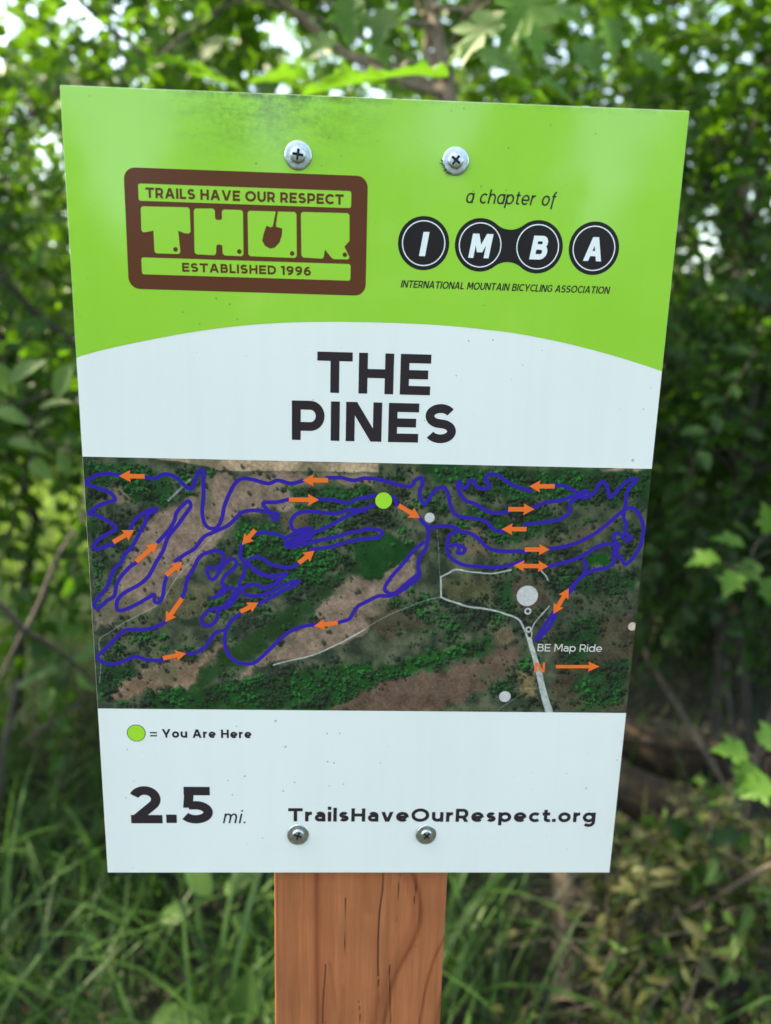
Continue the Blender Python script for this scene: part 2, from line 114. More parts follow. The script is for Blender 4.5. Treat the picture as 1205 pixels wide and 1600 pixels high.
CRACKS = [(0.75,[[10.97,-177.85],[10.87,-192.4],[9.75,-206.03],[9.43,-221.05],[9.65,-233.95],[10.02,-244.65]]),(0.35,[[10.02,-244.65],[10.56,-254.27],[10.57,-262.76]]),(0.6,[[-17.94,-237.33],[-18.15,-246.84],[-18.95,-258.86],[-19.11,-274.74]]),(0.5,[[15.76,-237.54],[16.57,-255.53],[17.44,-275.11]]),(0.4,[[28.5,-178.96],[28.22,-190.16],[27.5,-200.37]]),(0.3,[[19.74,-178.96],[19.18,-192.41],[18.86,-210.66]]),(0.25,[[-7.99,-196.88],[-7.87,-217.49],[-8.35,-238.57]]),(0.3,[[-0.03,-260.24],[0.87,-270.02],[1.07,-274.94]])]


# ------------------------------------------------------------------ helpers
def tag(o, label=None, cat=None, group=None, kind=None):
    if label: o['label'] = label
    if cat: o['category'] = cat
    if group: o['group'] = group
    if kind: o['kind'] = kind
    return o


def empty(name, loc, label=None, cat=None, group=None):
    o = bpy.data.objects.new(name, None)
    o.empty_display_size = .05
    o.location = [float(v) for v in loc]
    C.objects.link(o)
    return tag(o, label, cat, group)


def link(name, me, mat=None, parent=None, smooth=False):
    o = bpy.data.objects.new(name, me)
    if mat and not me.materials: me.materials.append(mat)
    C.objects.link(o)
    if parent is not None: o.parent = parent
    if smooth: me.polygons.foreach_set('use_smooth', [True] * len(me.polygons))
    return o


def mesh_pd(name, v, f):
    me = bpy.data.meshes.new(name)
    me.from_pydata([tuple(map(float, q)) for q in v], [], [tuple(map(int, q)) for q in f])
    me.update()
    return me


def mesh_np(name, V, T, tint=None, smooth=False):
    """V (n,3) float, T (m,3) int triangles, tint (n,3) colour attribute"""
    me = bpy.data.meshes.new(name)
    V = np.ascontiguousarray(V, np.float32); T = np.ascontiguousarray(T, np.int32)
    me.vertices.add(len(V)); me.vertices.foreach_set('co', V.ravel())
    k = T.shape[1]
    me.loops.add(T.size); me.loops.foreach_set('vertex_index', T.ravel())
    me.polygons.add(len(T))
    me.polygons.foreach_set('loop_start', np.arange(0, T.size, k, dtype=np.int32))
    me.polygons.foreach_set('loop_total', np.full(len(T), k, np.int32))
    if smooth: me.polygons.foreach_set('use_smooth', np.ones(len(T), bool))
    if tint is not None:
        a = me.color_attributes.new('tint', 'FLOAT_COLOR', 'POINT')
        col = np.ones((len(V), 4), np.float32); col[:, :3] = tint
        a.data.foreach_set('color', col.ravel())
    me.update(calc_edges=True)
    me.validate()
    return me


def mat_new(name):
    m = bpy.data.materials.new(name)
    m.use_nodes = True
    nt = m.node_tree
    return m, nt, nt.nodes['Principled BSDF']


def nd(nt, t, **k):
    n = nt.nodes.new(t)
    for a, b in k.items(): setattr(n, a, b)
    return n


def ramp(nt, fac, stops):
    r = nd(nt, 'ShaderNodeValToRGB')
    els = r.color_ramp.elements
    while len(els) < len(stops): els.new(.5)
    for e, (p, c) in zip(els, stops):
        e.position = p; e.color = (*c, 1) if len(c) == 3 else c
    nt.links.new(fac, r.inputs[0])
    return r


def noise(nt, scale, detail=3, rough=.55, vec=None, dist=0):
    n = nd(nt, 'ShaderNodeTexNoise')
    n.inputs['Scale'].default_value = scale; n.inputs['Detail'].default_value = detail
    n.inputs['Roughness'].default_value = rough; n.inputs['Distortion'].default_value = dist
    if vec is not None: nt.links.new(vec, n.inputs['Vector'])
    return n


def mixc(nt, fac, a, b, mode='MIX'):
    m = nd(nt, 'ShaderNodeMix', data_type='RGBA', blend_type=mode)
    for s, v in ((0, fac), (6, a), (7, b)):
        if hasattr(v, 'links') or isinstance(v, bpy.types.NodeSocket): nt.links.new(v, m.inputs[s])
        elif isinstance(v, (int, float)): m.inputs[s].default_value = v
        else: m.inputs[s].default_value = (*v, 1)
    return m.outputs[2]


def math_n(nt, op, a, b=0.5, clamp=False):
    m = nd(nt, 'ShaderNodeMath', operation=op)
    m.use_clamp = clamp
    for i, v in enumerate((a, b)):
        if isinstance(v, bpy.types.NodeSocket): nt.links.new(v, m.inputs[i])
        else: m.inputs[i].default_value = v
    return m.outputs[0]


def lin(c):
    c = np.asarray(c, float) / 255
    return np.where(c <= .04045, c / 12.92, ((c + .055) / 1.055) ** 2.4)


WHITE_SEEN = lin((211, 231, 235)) / .80      # the bare white of the panel, as the photo shows it, over its albedo


def ink(r, g, b):
    return tuple(float(x) for x in np.clip(lin((r, g, b)) / WHITE_SEEN, .004, .9))


# ------------------------------------------------------------------ materials: sign
def sign_mat(name, col=None, attr=None, rough=.17, dirt=0.0, specks=True, spec=.3):
    m, nt, b = mat_new(name)
    co = nd(nt, 'ShaderNodeTexCoord').outputs['Object']
    if attr:
        base = nd(nt, 'ShaderNodeAttribute', attribute_name=attr).outputs['Color']
        g = noise(nt, 900, 2, .6, co)
        base = mixc(nt, .35, base, ramp(nt, g.outputs[0], [(.3, (.55, .55, .55)), (.7, (1.25, 1.25, 1.25))]).outputs[0], 'MULTIPLY')
    else:
        g = noise(nt, 9, 3, .5, co)
        base = mixc(nt, .5, col, ramp(nt, g.outputs[0], [(.3, tuple(x * .95 for x in col)), (.7, tuple(min(1, x * 1.03) for x in col))]).outputs[0])
    if specks:
        v = nd(nt, 'ShaderNodeTexVoronoi', voronoi_dimensions='2D'); v.inputs['Scale'].default_value = 62
        sp_ = nd(nt, 'ShaderNodeSeparateXYZ'); nt.links.new(co, sp_.inputs[0])
        cb_ = nd(nt, 'ShaderNodeCombineXYZ'); nt.links.new(sp_.outputs[0], cb_.inputs[0]); nt.links.new(sp_.outputs[2], cb_.inputs[1])
        nt.links.new(cb_.outputs[0], v.inputs['Vector'])
        w = noise(nt, 14, 1, .5, co)
        thr = math_n(nt, 'MULTIPLY_ADD', w.outputs[0], .15)
        thr.node.inputs[2].default_value = -.066
        sp = math_n(nt, 'LESS_THAN', v.outputs['Distance'], thr)
        base = mixc(nt, math_n(nt, 'MULTIPLY', sp, .5), base, (.12, .11, .09))
    if not attr and specks:
        ms = nd(nt, 'ShaderNodeMapping'); ms.inputs['Scale'].default_value = (1, 1, .06); nt.links.new(co, ms.inputs[0])
        st_ = noise(nt, 70, 4, .65, ms.outputs[0])
        base = mixc(nt, .4, base, ramp(nt, st_.outputs[0], [(.30, (.93, .94, .92)), (.55, (1, 1, 1))]).outputs[0], 'MULTIPLY')
    if dirt:
        # grime that runs along the upper edge, left of the middle
        sx = nd(nt, 'ShaderNodeSeparateXYZ'); nt.links.new(co, sx.inputs[0])
        mp = nd(nt, 'ShaderNodeMapping'); mp.inputs['Scale'].default_value = (1, 1, 2.6); nt.links.new(co, mp.inputs[0])
        n1 = noise(nt, 60, 6, .72, mp.outputs[0])
        n2 = noise(nt, 420, 3, .7, co)
        zf = nd(nt, 'ShaderNodeMapRange'); zf.inputs[1].default_value = .150; zf.inputs[2].default_value = .186
        nt.links.new(sx.outputs[2], zf.inputs[0])
        x1 = nd(nt, 'ShaderNodeMapRange'); x1.inputs[1].default_value = -.092; x1.inputs[2].default_value = -.06
        nt.links.new(sx.outputs[0], x1.inputs[0])
        x2 = nd(nt, 'ShaderNodeMapRange'); x2.inputs[1].default_value = .01; x2.inputs[2].default_value = -.03
        nt.links.new(sx.outputs[0], x2.inputs[0])
        k = math_n(nt, 'MULTIPLY', math_n(nt, 'MULTIPLY', zf.outputs[0], x1.outputs[0]), x2.outputs[0])
        n12 = math_n(nt, 'ADD', math_n(nt, 'MULTIPLY', n1.outputs[0], .75), math_n(nt, 'MULTIPLY', n2.outputs[0], .4))
        k2 = math_n(nt, 'MULTIPLY', math_n(nt, 'SUBTRACT', n12, .50), 5.0, True)
        k3 = math_n(nt, 'MULTIPLY', math_n(nt, 'MULTIPLY', k, k2), dirt, True)
        base = mixc(nt, k3, base, (.05, .06, .03))
        ze = nd(nt, 'ShaderNodeMapRange'); ze.inputs[1].default_value = .1755; ze.inputs[2].default_value = .1787
        nt.links.new(sx.outputs[2], ze.inputs[0])
        n4 = noise(nt, 150, 4, .7, co)
        k4 = math_n(nt, 'MULTIPLY', math_n(nt, 'MULTIPLY', ze.outputs[0], math_n(nt, 'MULTIPLY', math_n(nt, 'SUBTRACT', n4.outputs[0], .44), 7.0, True)), math_n(nt, 'MULTIPLY', math_n(nt, 'MULTIPLY', x1.outputs[0], .8), math_n(nt, 'ADD', math_n(nt, 'MULTIPLY', x2.outputs[0], .75), .2)), True)
        base = mixc(nt, k4, base, (.03, .035, .02))
    nt.links.new(base, b.inputs['Base Color'])
    b.inputs['Specular IOR Level'].default_value = spec
    rn = noise(nt, 22, 4, .6, co)
    rr = nd(nt, 'ShaderNodeMapRange'); rr.inputs[3].default_value = rough - .05; rr.inputs[4].default_value = rough + .08
    nt.links.new(rn.outputs[0], rr.inputs[0]); nt.links.new(rr.outputs[0], b.inputs['Roughness'])
    bn = noise(nt, 35, 2, .4, co); bp = nd(nt, 'ShaderNodeBump'); bp.inputs['Strength'].default_value = .05; bp.inputs['Distance'].default_value = .002
    nt.links.new(bn.outputs[0], bp.inputs['Height']); nt.links.new(bp.outputs[0], b.inputs['Normal'])
    return m


GREEN = ink(134, 204, 68)
M_white = sign_mat('sign_white_plastic', (.81, .80, .765), spec=.45)
M_green = sign_mat('sign_green_print', GREEN, dirt=.8, spec=.5, rough=.08)
M_green2 = sign_mat('sign_green_logo', GREEN, specks=False)
M_brown = sign_mat('sign_brown_print', ink(90, 56, 40), specks=False, spec=.12)
M_black = sign_mat('sign_black_print', ink(47, 44, 48), specks=False, spec=.12)
M_dark = sign_mat('sign_charcoal_print', ink(36, 36, 40), specks=False, spec=.12)
M_pure = sign_mat('sign_white_print', (.80, .80, .80), specks=False)
M_blue = sign_mat('sign_blue_print', ink(46, 36, 150), specks=False, spec=.12)
M_orange = sign_mat('sign_orange_print', ink(252, 112, 52), specks=False, spec=.12)
M_map = sign_mat('sign_aerial_print', attr='tint', specks=False, spec=.15)
M_grey = sign_mat('sign_pale_grey_print', ink(196, 204, 200), specks=False)
M_lime = sign_mat('sign_lime_marker', ink(146, 214, 62), specks=False)

M_zinc, nt, b = mat_new('zinc_plated_steel')
b.inputs['Metallic'].default_value = 1.0
co = nd(nt, 'ShaderNodeTexCoord').outputs['Object']
zn = noise(nt, 700, 4, .6, co)
nt.links.new(ramp(nt, zn.outputs[0], [(.3, (.40, .43, .46)), (.7, (.64, .68, .72))]).outputs[0], b.inputs['Base Color'])
zr = nd(nt, 'ShaderNodeMapRange'); zr.inputs[3].default_value = .24; zr.inputs[4].default_value = .5
nt.links.new(zn.outputs[0], zr.inputs[0]); nt.links.new(zr.outputs[0], b.inputs['Roughness'])

M_recess, nt, b = mat_new('dark_screw_recess')  # grimy zinc, darkened to stand in for shade inside the cross
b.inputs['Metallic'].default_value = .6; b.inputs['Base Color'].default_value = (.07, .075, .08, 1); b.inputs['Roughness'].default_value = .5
M_burr, nt, b = mat_new('torn_black_fibre')
b.inputs['Base Color'].default_value = (.012, .016, .01, 1); b.inputs['Roughness'].default_value = .9

# painted wood: attribute on the post's face times fine node grain
M_wood, nt, b = mat_new('cedar_post_wood')
co = nd(nt, 'ShaderNodeTexCoord').outputs['Object']
mp = nd(nt, 'ShaderNodeMapping'); mp.inputs['Scale'].default_value = (1, 1, .035); nt.links.new(co, mp.inputs[0])
wn1 = noise(nt, 900, 3, .6, mp.outputs[0]); wn2 = noise(nt, 120, 4, .6, mp.outputs[0], .4); wn3 = noise(nt, 30, 3, .5, co)
at_w = nd(nt, 'ShaderNodeAttribute', attribute_name='tint').outputs['Color']
w1 = mixc(nt, .55, at_w, ramp(nt, wn1.outputs[0], [(.3, (.72, .68, .66)), (.7, (1.16, 1.16, 1.14))]).outputs[0], 'MULTIPLY')
w2 = mixc(nt, .7, w1, ramp(nt, wn2.outputs[0], [(.3, (.74, .68, .62)), (.7, (1.12, 1.1, 1.1))]).outputs[0], 'MULTIPLY')
w3 = mixc(nt, .6, w2, ramp(nt, wn3.outputs[0], [(.3, (.82, .82, .84)), (.7, (1.12, 1.1, 1.06))]).outputs[0], 'MULTIPLY')
nt.links.new(w3, b.inputs['Base Color']); b.inputs['Roughness'].default_value = .62
bp = nd(nt, 'ShaderNodeBump'); bp.inputs['Strength'].default_value = .25; bp.inputs['Distance'].default_value = .001
nt.links.new(wn1.outputs[0], bp.inputs['Height']); nt.links.new(bp.outputs[0], b.inputs['Normal'])
M_crack, nt, b = mat_new('post_crack_shadow')
b.inputs['Base Color'].default_value = (.02, .01, .006, 1); b.inputs['Roughness'].default_value = 1


# ------------------------------------------------------------------ lettering: a stroke alphabet
def arc(cx, cy, rx, ry, a0, a1, n=None):
    n = n or max(4, int(abs(a1 - a0) / 9))
    return [(cx + rx * math.cos(R(a0 + (a1 - a0) * i / n)), cy + ry * math.sin(R(a0 + (a1 - a0) * i / n))) for i in range(n + 1)]


def glyph(ch, t):
    """(width, elements) with cap height 1; element ('s', centre line) or ('d', xb, yb, xt, yt) a slanting stem cut level"""
    h = t / 2; X = .74
    S = lambda *p: ('s', list(p))
    L = lambda p: ('s', p)
    V = lambda x, y0=0, y1=1: ('s', [(x, y0), (x, y1)])
    D = lambda *a: ('d',) + a
    if ch == 'A': return .96, [D(h * 1.1, 0, .46, 1), D(.96 - h * 1.1, 0, .50, 1), S((.24, .25 + h * .6), (.72, .25 + h * .6))]
    if ch == 'B':
        r1 = (1 - h - .53) / 2; r2 = (.53 - h) / 2
        return .76, [V(h), L([(h, 1 - h), (.42, 1 - h)] + arc(.42, .53 + r1, .70 - h - .42, r1, 90, -90) + [(h, .53)]), L([(h, .53), (.45, .53)] + arc(.45, h + r2, .76 - h - .45, r2, 90, -90) + [(h, h)])]
    if ch == 'C': return .86, [L(arc(.5, .5, .5 - h, .5 - h, 42, 318))]
    if ch == 'D': return .86, [V(h), L([(h, 1 - h), (.40, 1 - h)] + arc(.40, .5, .46 - h, .5 - h, 90, -90) + [(h, h)])]
    if ch == 'E': return .72, [V(h), S((h, 1 - h), (.72, 1 - h)), S((h, .5), (.66, .5)), S((h, h), (.72, h))]
    if ch == 'G': return .9, [L(arc(.5, .5, .5 - h, .5 - h, 42, 322)), S((.9 - h, .13), (.9 - h, .5)), S((.56, .5), (.9 - h, .5))]
    if ch == 'H': return .83, [V(h), V(.83 - h), S((h, .5), (.83 - h, .5))]
    if ch == 'I': return t, [V(h)]
    if ch == 'L': return .62, [V(h), S((h, h), (.62, h))]
    if ch == 'M': return 1.0, [V(h), V(1 - h), D(.5, .24, h + .06, 1), D(.5, .24, 1 - h - .06, 1)]
    if ch == 'N': return .86, [V(h), V(.86 - h), D(.86 - h - .03, 0, h + .03, 1)]
    if ch == 'O': return 1.06, [L(arc(.53, .5, .53 - h, .51 - h, 0, 360, 44))]
    if ch == 'P':
        r = (1 - h - .35) / 2
        return .78, [V(h), L([(h, 1 - h), (.44, 1 - h)] + arc(.44, .35 + r, .78 - h - .44, r, 90, -90) + [(h, .35)])]
    if ch == 'R':
        r = (1 - h - .37) / 2
        return .78, [V(h), L([(h, 1 - h), (.44, 1 - h)] + arc(.44, .37 + r, .76 - h - .44, r, 90, -90) + [(h, .37)]), D(.78 - h * 1.15, 0, .46, .37)]
    if ch in 'Ss':
        H = 1.0 if ch == 'S' else X; w = .76 if ch == 'S' else .58
        r = (H - t) / 4
        up = arc(w * .5, H - h - r, w * .5 - h - .01, r, 30, 248)
        lo = arc(w * .5, h + r, w * .5 - h, r, 68, -152)
        return w, [L(up + lo)]
    if ch == 'T': return .82, [S((0, 1 - h), (.82, 1 - h)), V(.41, 0, 1 - h)]
    if ch == 'U': return .82, [L([(h, 1), (h, .40)] + arc(.41, .40, .41 - h, .41 - h, 180, 360) + [(.82 - h, 1)])]
    if ch == 'V': return .95, [D(.455, 0, h * 1.1, 1), D(.495, 0, .95 - h * 1.1, 1)]
    if ch == 'Y': return .9, [V(.45, 0, .42), D(.45 - .03, .36, h, 1), D(.45 + .03, .36, .9 - h, 1)]
    o = lambda cx: L(arc(cx, X / 2, .38 - h, X / 2 + .01 - h, 0, 360, 36))
    if ch == 'a':
        q = (.44 - h) / 2
        return .64, [L([(.64 - h, 0), (.64 - h, .44)] + arc(.33, .44, .31 - h, X - h - .44 + .01, 0, 148)), L([(.64 - h, .44), (.28, .44)] + arc(.28, h + q, .28 - h, q, 90, 270) + [(.36, h), (.64 - h, .16)])]
    if ch == '@': return .70, [o(.38), V(.72 - h, 0, X)]        # single-storey a
    if ch == 'c': return .68, [L(arc(.38, X / 2, .38 - h, X / 2 + .01 - h, 44, 316))]
    if ch == 'd': return .78, [o(.38), V(.78 - h, 0, 1.04)]
    if ch == 'e': return .76, [L(arc(.38, X / 2, .38 - h, X / 2 + .01 - h, -8, 318)), S((h, X / 2 - .02), (.76 - h, X / 2 - .02))]
    if ch == 'f': return .42, [L([(.17, -.24), (.17, .80)] + arc(.36, .80, .19, .24 - h, 180, 80)), S((0, X - h), (.40, X - h))]
    if ch == 'g': return .78, [o(.38), L([(.78 - h, X), (.78 - h, .02)] + arc(.39, .02, .39 - h, .27, 0, -142))]
    if ch == 'h': return .70, [V(h, 0, 1.04), L([(h, .36)] + arc(.35, .38, .35 - h, X - h - .37, 180, 0) + [(.70 - h, 0)])]
    if ch == 'i': return t, [V(h, 0, X), V(h, .88, .88 + t * 1.05)]
    if ch == 'l': return t, [V(h, 0, 1.04)]
    if ch == 'm': return 1.16, [V(h, 0, X), L([(h, .36)] + arc((.58 + h) / 2, .40, (.58 - h) / 2, X - h - .39, 180, 0) + [(.58, 0)]), L([(.58, .36)] + arc((1.16 - h + .58) / 2, .40, (1.16 - h - .58) / 2, X - h - .39, 180, 0) + [(1.16 - h, 0)])]
    if ch == 'o': return .76, [o(.38)]
    if ch == 'p': return .78, [o(.40), V(h, -.26, X)]
    if ch == 'r': return .44, [V(h, 0, X), L([(h, .34)] + arc(.42, .36, .42 - h, X - h - .35, 175, 92))]
    if ch == 't': return .46, [L([(.19, .94), (.19, .22)] + arc(.36, .22, .17, .22 - h, 180, 305)), S((0, X - h), (.44, X - h))]
    if ch == 'u': return .70, [L([(h, X), (h, .34)] + arc(.35, .34, .35 - h, .34 - h, 180, 360)), V(.70 - h, 0, X)]
    if ch == 'v': return .74, [D(.355, 0, h * 1.1, X), D(.385, 0, .74 - h * 1.1, X)]
    if ch == '1': return .40, [V(.40 - h), S((0, 1 - h), (.40 - h, 1 - h))]
    if ch == '2': return .80, [L(arc(.385, .66, .385 - h, .35 - h, 158, -38) + [(.17, t * .6)]), S((.03, h), (.80, h))]
    if ch == '5': return .80, [S((.10, 1 - h), (.74, 1 - h)), D(.09 + h * .9, .43, .13 + h * .9, 1 - h), L([(.10 + h, .50), (.36, .50)] + arc(.38, (.50 + h) / 2, .42 - h, (.50 - h) / 2, 90, -148))]
    if ch == '6': return .74, [L(arc(.37, .33, .37 - h, .34 - h, 0, 360, 32)), L(arc(.46, .42, .46 - h, .58 - h, 175, 72))]
    if ch == '9': return .74, [L(arc(.37, .67, .37 - h, .34 - h, 0, 360, 32)), L(arc(.28, .58, .46 - h, .58 - h, -5, -108))]
    if ch == '.': return t * 1.1, [S((0, t * .55), (t * 1.1, t * .55))]
    if ch == '=': return .7, [S((0, .62), (.7, .62)), S((0, .27), (.7, .27))]
    return .3, []


def ribbon(pts, w, closed=False):
    """left and right offset lines of a polyline with mitred joints"""
    P = np.array(pts, float)
    P = P[np.r_[True, np.linalg.norm(np.diff(P, axis=0), axis=1) > 1e-5]]
    if closed: P = P[:-1]
    n = len(P)
    nxt = np.roll(P, -1, 0) - P
    if not closed: nxt[-1] = nxt[-2]
    nxt /= np.maximum(np.linalg.norm(nxt, axis=1, keepdims=True), 1e-9)
    prv = np.roll(nxt, 1, 0)
    if not closed: prv[0] = nxt[0]
    nn = np.stack([-nxt[:, 1], nxt[:, 0]], 1); np_ = np.stack([-prv[:, 1], prv[:, 0]], 1)
    m = nn + np_
    m /= np.maximum(np.linalg.norm(m, axis=1, keepdims=True), 1e-9)
    k = 1 / np.maximum((m * nn).sum(1), .45)
    off = m * (w / 2 * k)[:, None]
    return P + off, P - off


def text_geo(sp, base=.10):
    t, cap, sx, sh = sp['t'], sp['cap'], sp['sx'], sp['sh']
    s = sp['s'].replace('a', '@') if sp['s'].startswith('a ') else sp['s']
    gl = [glyph(c, t) for c in s]
    n = len(s)
    gap = sp.get('gap', .10) * cap                  # fixed spacing; the letters widen or narrow to fill the line
    fixed = sum(.26 if c == ' ' else g[0] if g[0] <= t * 1.2 else 0 for c, g in zip(s, gl)) * cap + gap * (n - 1)
    grow = sum(g[0] for c, g in zip(s, gl) if c != ' ' and g[0] > t * 1.2) * cap
    sx = (sp['x1'] - sp['x0'] - sh * .74 * cap * (n > 1) - fixed) / grow if grow else 1
    widths = [(.26 if c == ' ' else g[0] * (sx if g[0] > t * 1.2 else 1)) * cap for c, g in zip(s, gl)]
    x = sp['x0']; V = []; F = []; el = 0
    for c, g, w in zip(s, gl, widths):
        gx = sx if g[0] > t * 1.2 else 1
        for e in g[1]:
            z = base + .004 * (el % 9); el += 1
            if e[0] == 's':
                pts = [(p[0] * gx, p[1]) for p in e[1]]
                closed = len(pts) > 3 and math.dist(pts[0], pts[-1]) < 1e-6
                a, b2 = ribbon(pts, t, closed)
                i0 = len(V); m = len(a)
                for q in a: V.append((x + (q[0] + sh * q[1]) * cap, sp['y'] + q[1] * cap, z))
                for q in b2: V.append((x + (q[0] + sh * q[1]) * cap, sp['y'] + q[1] * cap, z))
                for i in range(m if closed else m - 1):
                    j = (i + 1) % m
                    F.append((i0 + i, i0 + m + i, i0 + m + j, i0 + j))
            else:
                _, xb, yb, xt, yt = e
                xb *= gx; xt *= gx
                hw = t / 2 * math.hypot(xt - xb, yt - yb) / abs(yt - yb)
                hw = min(hw, t * .75)
                i0 = len(V)
                for qx, qy in ((xb - hw, yb), (xb + hw, yb), (xt + hw, yt), (xt - hw, yt)):
                    V.append((x + (qx + sh * qy) * cap, sp['y'] + qy * cap, z))
                F.append((i0, i0 + 1, i0 + 2, i0 + 3))
        x += w + gap
    return V, F


def flat(name, V, F, mat, parent):
    """printed sheet: (x mm, z mm, height above the panel mm) -> mesh facing -Y"""
    me = bpy.data.meshes.new(name)
    me.from_pydata([(v[0] / 1000, -v[2] / 1000, v[1] / 1000) for v in V], [], F)
    bm = bmesh.new(); bm.from_mesh(me)
    bad = [f for f in bm.faces if f.normal.y > 0]
    if bad: bmesh.ops.reverse_faces(bm, faces=bad)
    big = [f for f in bm.faces if len(f.verts) > 4]
    if big: bmesh.ops.triangulate(bm, faces=big)
    bm.to_mesh(me); bm.free()
    return link(name, me, mat, parent)


def lettering(name, sp, mat, parent, base=.10, label=None):
    V, F = text_geo(sp, base)
    o = flat(name, V, F, mat, parent)
    return tag(o, label)


def polygon(name, pts, z, mat, parent):
    return flat(name, [(p[0], p[1], z) for p in pts], [tuple(range(len(pts)))], mat, parent)


def rrect(corners, r, n=7):
    xs = [c[0] for c in corners]; zs = [c[1] for c in corners]
    x0 = (xs[0] + xs[3]) / 2; x1 = (xs[1] + xs[2]) / 2; z1 = (zs[0] + zs[1]) / 2; z0 = (zs[2] + zs[3]) / 2
    out = []
    for cx, cz, a in ((x1 - r, z1 - r, 0), (x0 + r, z1 - r, 90), (x0 + r, z0 + r, 180), (x1 - r, z0 + r, 270)):
        out += arc(cx, cz, r, r, a, a + 90, n)
    return out


def disc(c, r, n=48):
    return [(c[0] + r * math.cos(2 * math.pi * i / n), c[1] + r * math.sin(2 * math.pi * i / n)) for i in range(n)]


def catmull(P, k=5):
    P = [np.array(p, float) for p in P]
    if len(P) < 3: return [tuple(p) for p in P]
    Q = [2 * P[0] - P[1]] + P + [2 * P[-1] - P[-2]]
    out = []
    for i in range(1, len(Q) - 2):
        p0, p1, p2, p3 = Q[i - 1:i + 3]
        for j in range(k):
            u = j / k
            out.append(tuple(.5 * (2 * p1 + (p2 - p0) * u + (2 * p0 - 5 * p1 + 4 * p2 - p3) * u * u + (3 * p1 - p0 - 3 * p2 + p3) * u ** 3)))
    out.append(tuple(P[-1]))
    return out


# ------------------------------------------------------------------ the sign
SW, SH = .254, SIGN_H
sign = empty('trail_sign', (0, 0, 0), 'green and white trail map sign screwed to a reddish square wooden post', 'sign')


def up(o):                          # everything drawn about the panel's centre sits at the panel's height
    o.location = (0, 0, SIGN_Z)
    return o


bm = bmesh.new()
bmesh.ops.create_cube(bm, size=1)
for v in bm.verts: v.co = Vector((v.co.x * SW, v.co.y * .0030 + .0015, v.co.z * SH))
# a slightly worn upper edge
bmesh.ops.bevel(bm, geom=bm.edges[:], offset=.00012, segments=2, affect='EDGES')
me = bpy.data.meshes.new('panel'); bm.to_mesh(me); bm.free()
panel = up(link('panel', me, M_white, sign))

hw, hh = SW / 2 * 1000 - .12, SH / 2 * 1000 - .12
arc_pts = [(max(-hw, min(hw, p[0])), p[1]) for p in catmull(ARC, 4)]
header = up(polygon('green_header', [(-hw, hh), (hw, hh)] + arc_pts[::-1], .05, M_green, sign))
tag(header, 'lime green upper field with curved lower edge and grime along the top')
polygon('badge', rrect(BADGE, 4.6), .09, M_brown, header)
for q in BARS: polygon('badge_bar', rrect(q, .9), .13, M_green2, header)
for q in LOGO: polygon('badge_letter', q, .13, M_green2, header)
polygon('shovel_emblem', SHOVEL, .17, M_brown, header)
for q in DOTS: polygon('badge_dot', disc(q, .95, 20), .17, M_brown, header)
lettering('badge_lettering', TEXT['badge_top'], M_brown, header, .17)
lettering('badge_lettering', TEXT['badge_bottom'], M_brown, header, .17)
lettering('lettering', TEXT['chapter'], M_black, header, .09)
lettering('lettering', TEXT['imba'], M_black, header, .09)
cs = [(q[0], abs(q[1][0] - q[0][0])) for q in LINKS]
polygon('chain_disc', disc(cs[0][0], cs[0][1]), .09, M_dark, header)
polygon('chain_disc', disc(cs[3][0], cs[3][1]), .09, M_dark, header)
# the double link: two discs joined by a waist
(c1, r1), (c2, r2) = cs[1], cs[2]
nh = abs(NECK[0][1] - NECK[1][1]) / 2; xm = (c1[0] + c2[0]) / 2; ym = (c1[1] + c2[1]) / 2; half = (c2[0] - c1[0]) / 2; r = (r1 + r2) / 2
Rw = (half * half - r * r + nh * nh) / (2 * (r - nh)) if r > nh else 10      # waist circle tangent to both discs
a_t = math.degrees(math.atan2(nh + Rw, half))
outline = arc(c1[0], ym, r, r, a_t, 360 - a_t, 40) + arc(xm, ym - nh - Rw, Rw, Rw, 180 - a_t, a_t, 14)[1:-1] + arc(c2[0], ym, r, r, 180 + a_t, 540 - a_t, 40) + arc(xm, ym + nh + Rw, Rw, Rw, -a_t, a_t - 180, 14)[1:-1]
polygon('chain_link', outline, .09, M_dark, header)
for c, rr in cs:
    o1, o2 = disc(c, rr * .845, 56), disc(c, rr * .805, 56)
    flat('chain_ring', [(*p, .13) for p in o1] + [(*p, .13) for p in o2], [(i, (i + 1) % 56, 56 + (i + 1) % 56, 56 + i) for i in range(56)], M_pure, header)
for k in 'IMBA': lettering('chain_lettering', TEXT[k], M_pure, header, .13)

title = empty('title', (0, 0, SIGN_Z)); title.parent = sign
lettering('title_lettering', TEXT['the'], M_black, title, .06)
lettering('title_lettering', TEXT['pines'], M_black, title, .06)
footer = empty('footer', (0, 0, SIGN_Z)); footer.parent = sign
lc, lr = LEGEND[0], abs(LEGEND[1][0] - LEGEND[0][0])
polygon('marker_outline', disc(lc, lr), .06, M_black, footer)
polygon('marker', disc(lc, lr * .93), .10, M_lime, footer)
for k in ('eq', 'here', 'dist', 'mi', 'url'): lettering('lettering', TEXT[k], M_black, footer, .06)


